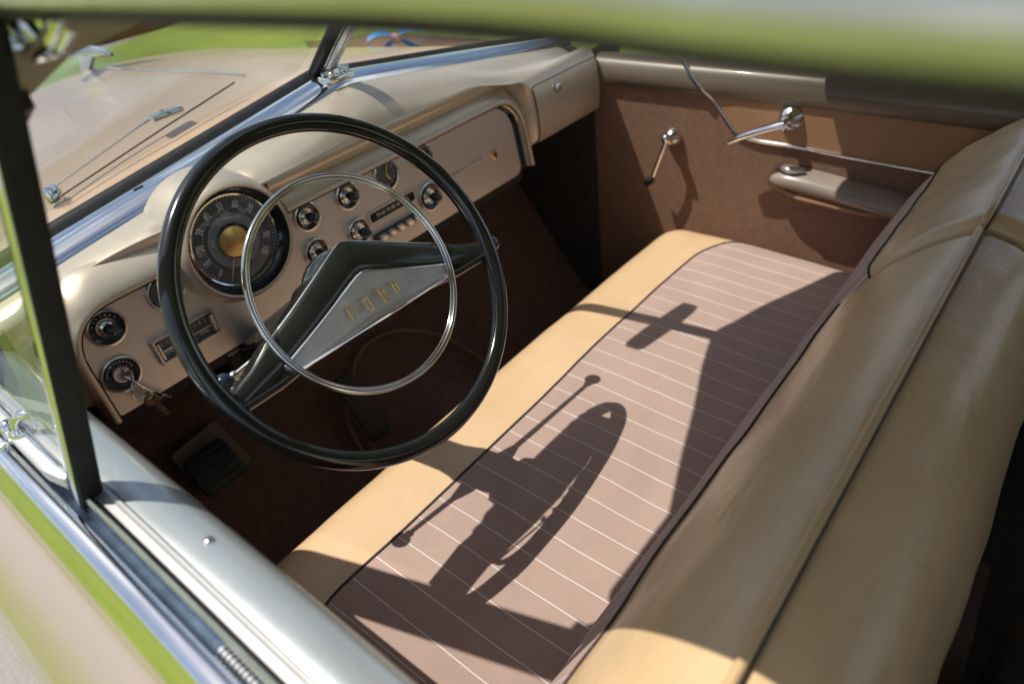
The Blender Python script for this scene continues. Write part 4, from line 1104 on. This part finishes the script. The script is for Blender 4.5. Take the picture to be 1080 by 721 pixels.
# ------------------------------------------------------------------ ribbon bow on the far side of the cowl
bow = empty('ribbon_bow', (.64, .96, 1.0)); tag(bow, 'bright blue ribbon bow with pink knot on the far side of the hood', 'ribbon bow')
bow.location = (.62, .98, hood_z(.62, .98) + .03)
RB = Matrix.Rotation(math.radians(-40), 3, 'Z')
for s in (-1, 1):
    bm = bmesh.new(); rows = []
    for t in linspace(0, 2 * PI, 29):
        u = s * (.004 + .040 * (1 - math.cos(t)) ); v = .020 * math.sin(t)
        rows.append([RB @ Vector((u, w, v * (1 + .2 * w / .02))) for w in linspace(-.02, .02, 5)])
    grid(bm, rows)
    link('bow_loop', bm, M['bow_blue'], bow, 60)
    bm = bmesh.new(); grid(bm, [[RB @ Vector((s * (.004 + .05 * t) + w, 0 + .01 * math.sin(t * 5), -.004 - .03 * t)) for w in linspace(-.012, .012, 4)] for t in linspace(0, 1, 8)]); link('bow_tail', bm, M['bow_blue'], bow, 60)
bm = bmesh.new(); sphere(bm, (0, 0, 0), .017, 14, (.8, 1.2, 1)); link('bow_knot', bm, M['bow_pink'], bow)

# ------------------------------------------------------------------ ground
bm = bmesh.new(); grid(bm, [[(x, y, -.02 * 0) for x in (-300, 300)] for y in (-300, 300)])
tag(link('grass_ground', bm, M['grass'], None, 0), kind='structure')
bm = bmesh.new(); grid(bm, [[(-8, 7.3, .004), (-8, 12, .004)], [(1.35, 6.9, .004), (1.0, 12, .004)]])
tag(link('path', bm, M['path'], None, 0), kind='structure')
bm = bmesh.new(); grid(bm, [[(-1.45, -6, .004), (-1.45, 2.2, .004)], [(-.2, -6, .004), (-.2, 2.2, .004)]])
tag(link('pavement', bm, M['path'], None, 0), kind='structure')

# ------------------------------------------------------------------ world, sun, camera
S = Vector((.295, -.42, -1.0)).normalized()
w = bpy.data.worlds.new('World'); scene.world = w; w.use_nodes = True
nt = w.node_tree; bg = nt.nodes['Background']
sky = nt.nodes.new('ShaderNodeTexSky'); sky.sky_type = 'NISHITA'; sky.sun_disc = False
tos = -S
sky.sun_elevation = math.asin(tos.z); sky.sun_rotation = math.atan2(tos.x, tos.y)
sky.air_density = 1.0; sky.dust_density = 1.5
tc = nt.nodes.new('ShaderNodeTexCoord')
cl = noise_tex(nt, tc.outputs['Generated'], 2.6, 7, .6, .5)
cm = ramp(nt, cl, [(.50, (0, 0, 0)), (.66, (1, 1, 1))])
cc = mixc(nt, mathn(nt, 'MULTIPLY', cm, .8), sky.outputs[0], (14.0, 14.0, 14.3))
nt.links.new(cc, bg.inputs[0]); bg.inputs[1].default_value = .108
L = bpy.data.lights.new('sun', 'SUN'); L.energy = 5.0; L.angle = math.radians(.5); L.color = (1, .95, .87)
lo = bpy.data.objects.new('sun', L); COL.objects.link(lo); lo.rotation_euler = S.to_track_quat('-Z', 'Y').to_euler(); lo.location = (-1, 2, 4)

cam = bpy.data.cameras.new('camera'); co = bpy.data.objects.new('camera', cam); COL.objects.link(co)
Rm = Matrix(((.6248604, .51749937, -.58458864), (-.77239359, .3005832, -.55951576), (-.11383153, .80115176, .58753574)))
co.matrix_world = Matrix.Translation((-.79678475, -.66257482, 1.43556027)) @ Rm.to_4x4()
cam.sensor_width = 36; cam.lens = 24.463; cam.clip_start = .01; cam.clip_end = 2000
cam.dof.use_dof = True; cam.dof.focus_distance = .95; cam.dof.aperture_fstop = 3.0; cam.dof.aperture_blades = 9
scene.camera = co
scene.render.engine = 'CYCLES'
scene.view_settings.view_transform = 'Standard'; scene.view_settings.look = 'None'; scene.view_settings.exposure = 0; scene.view_settings.gamma = 1
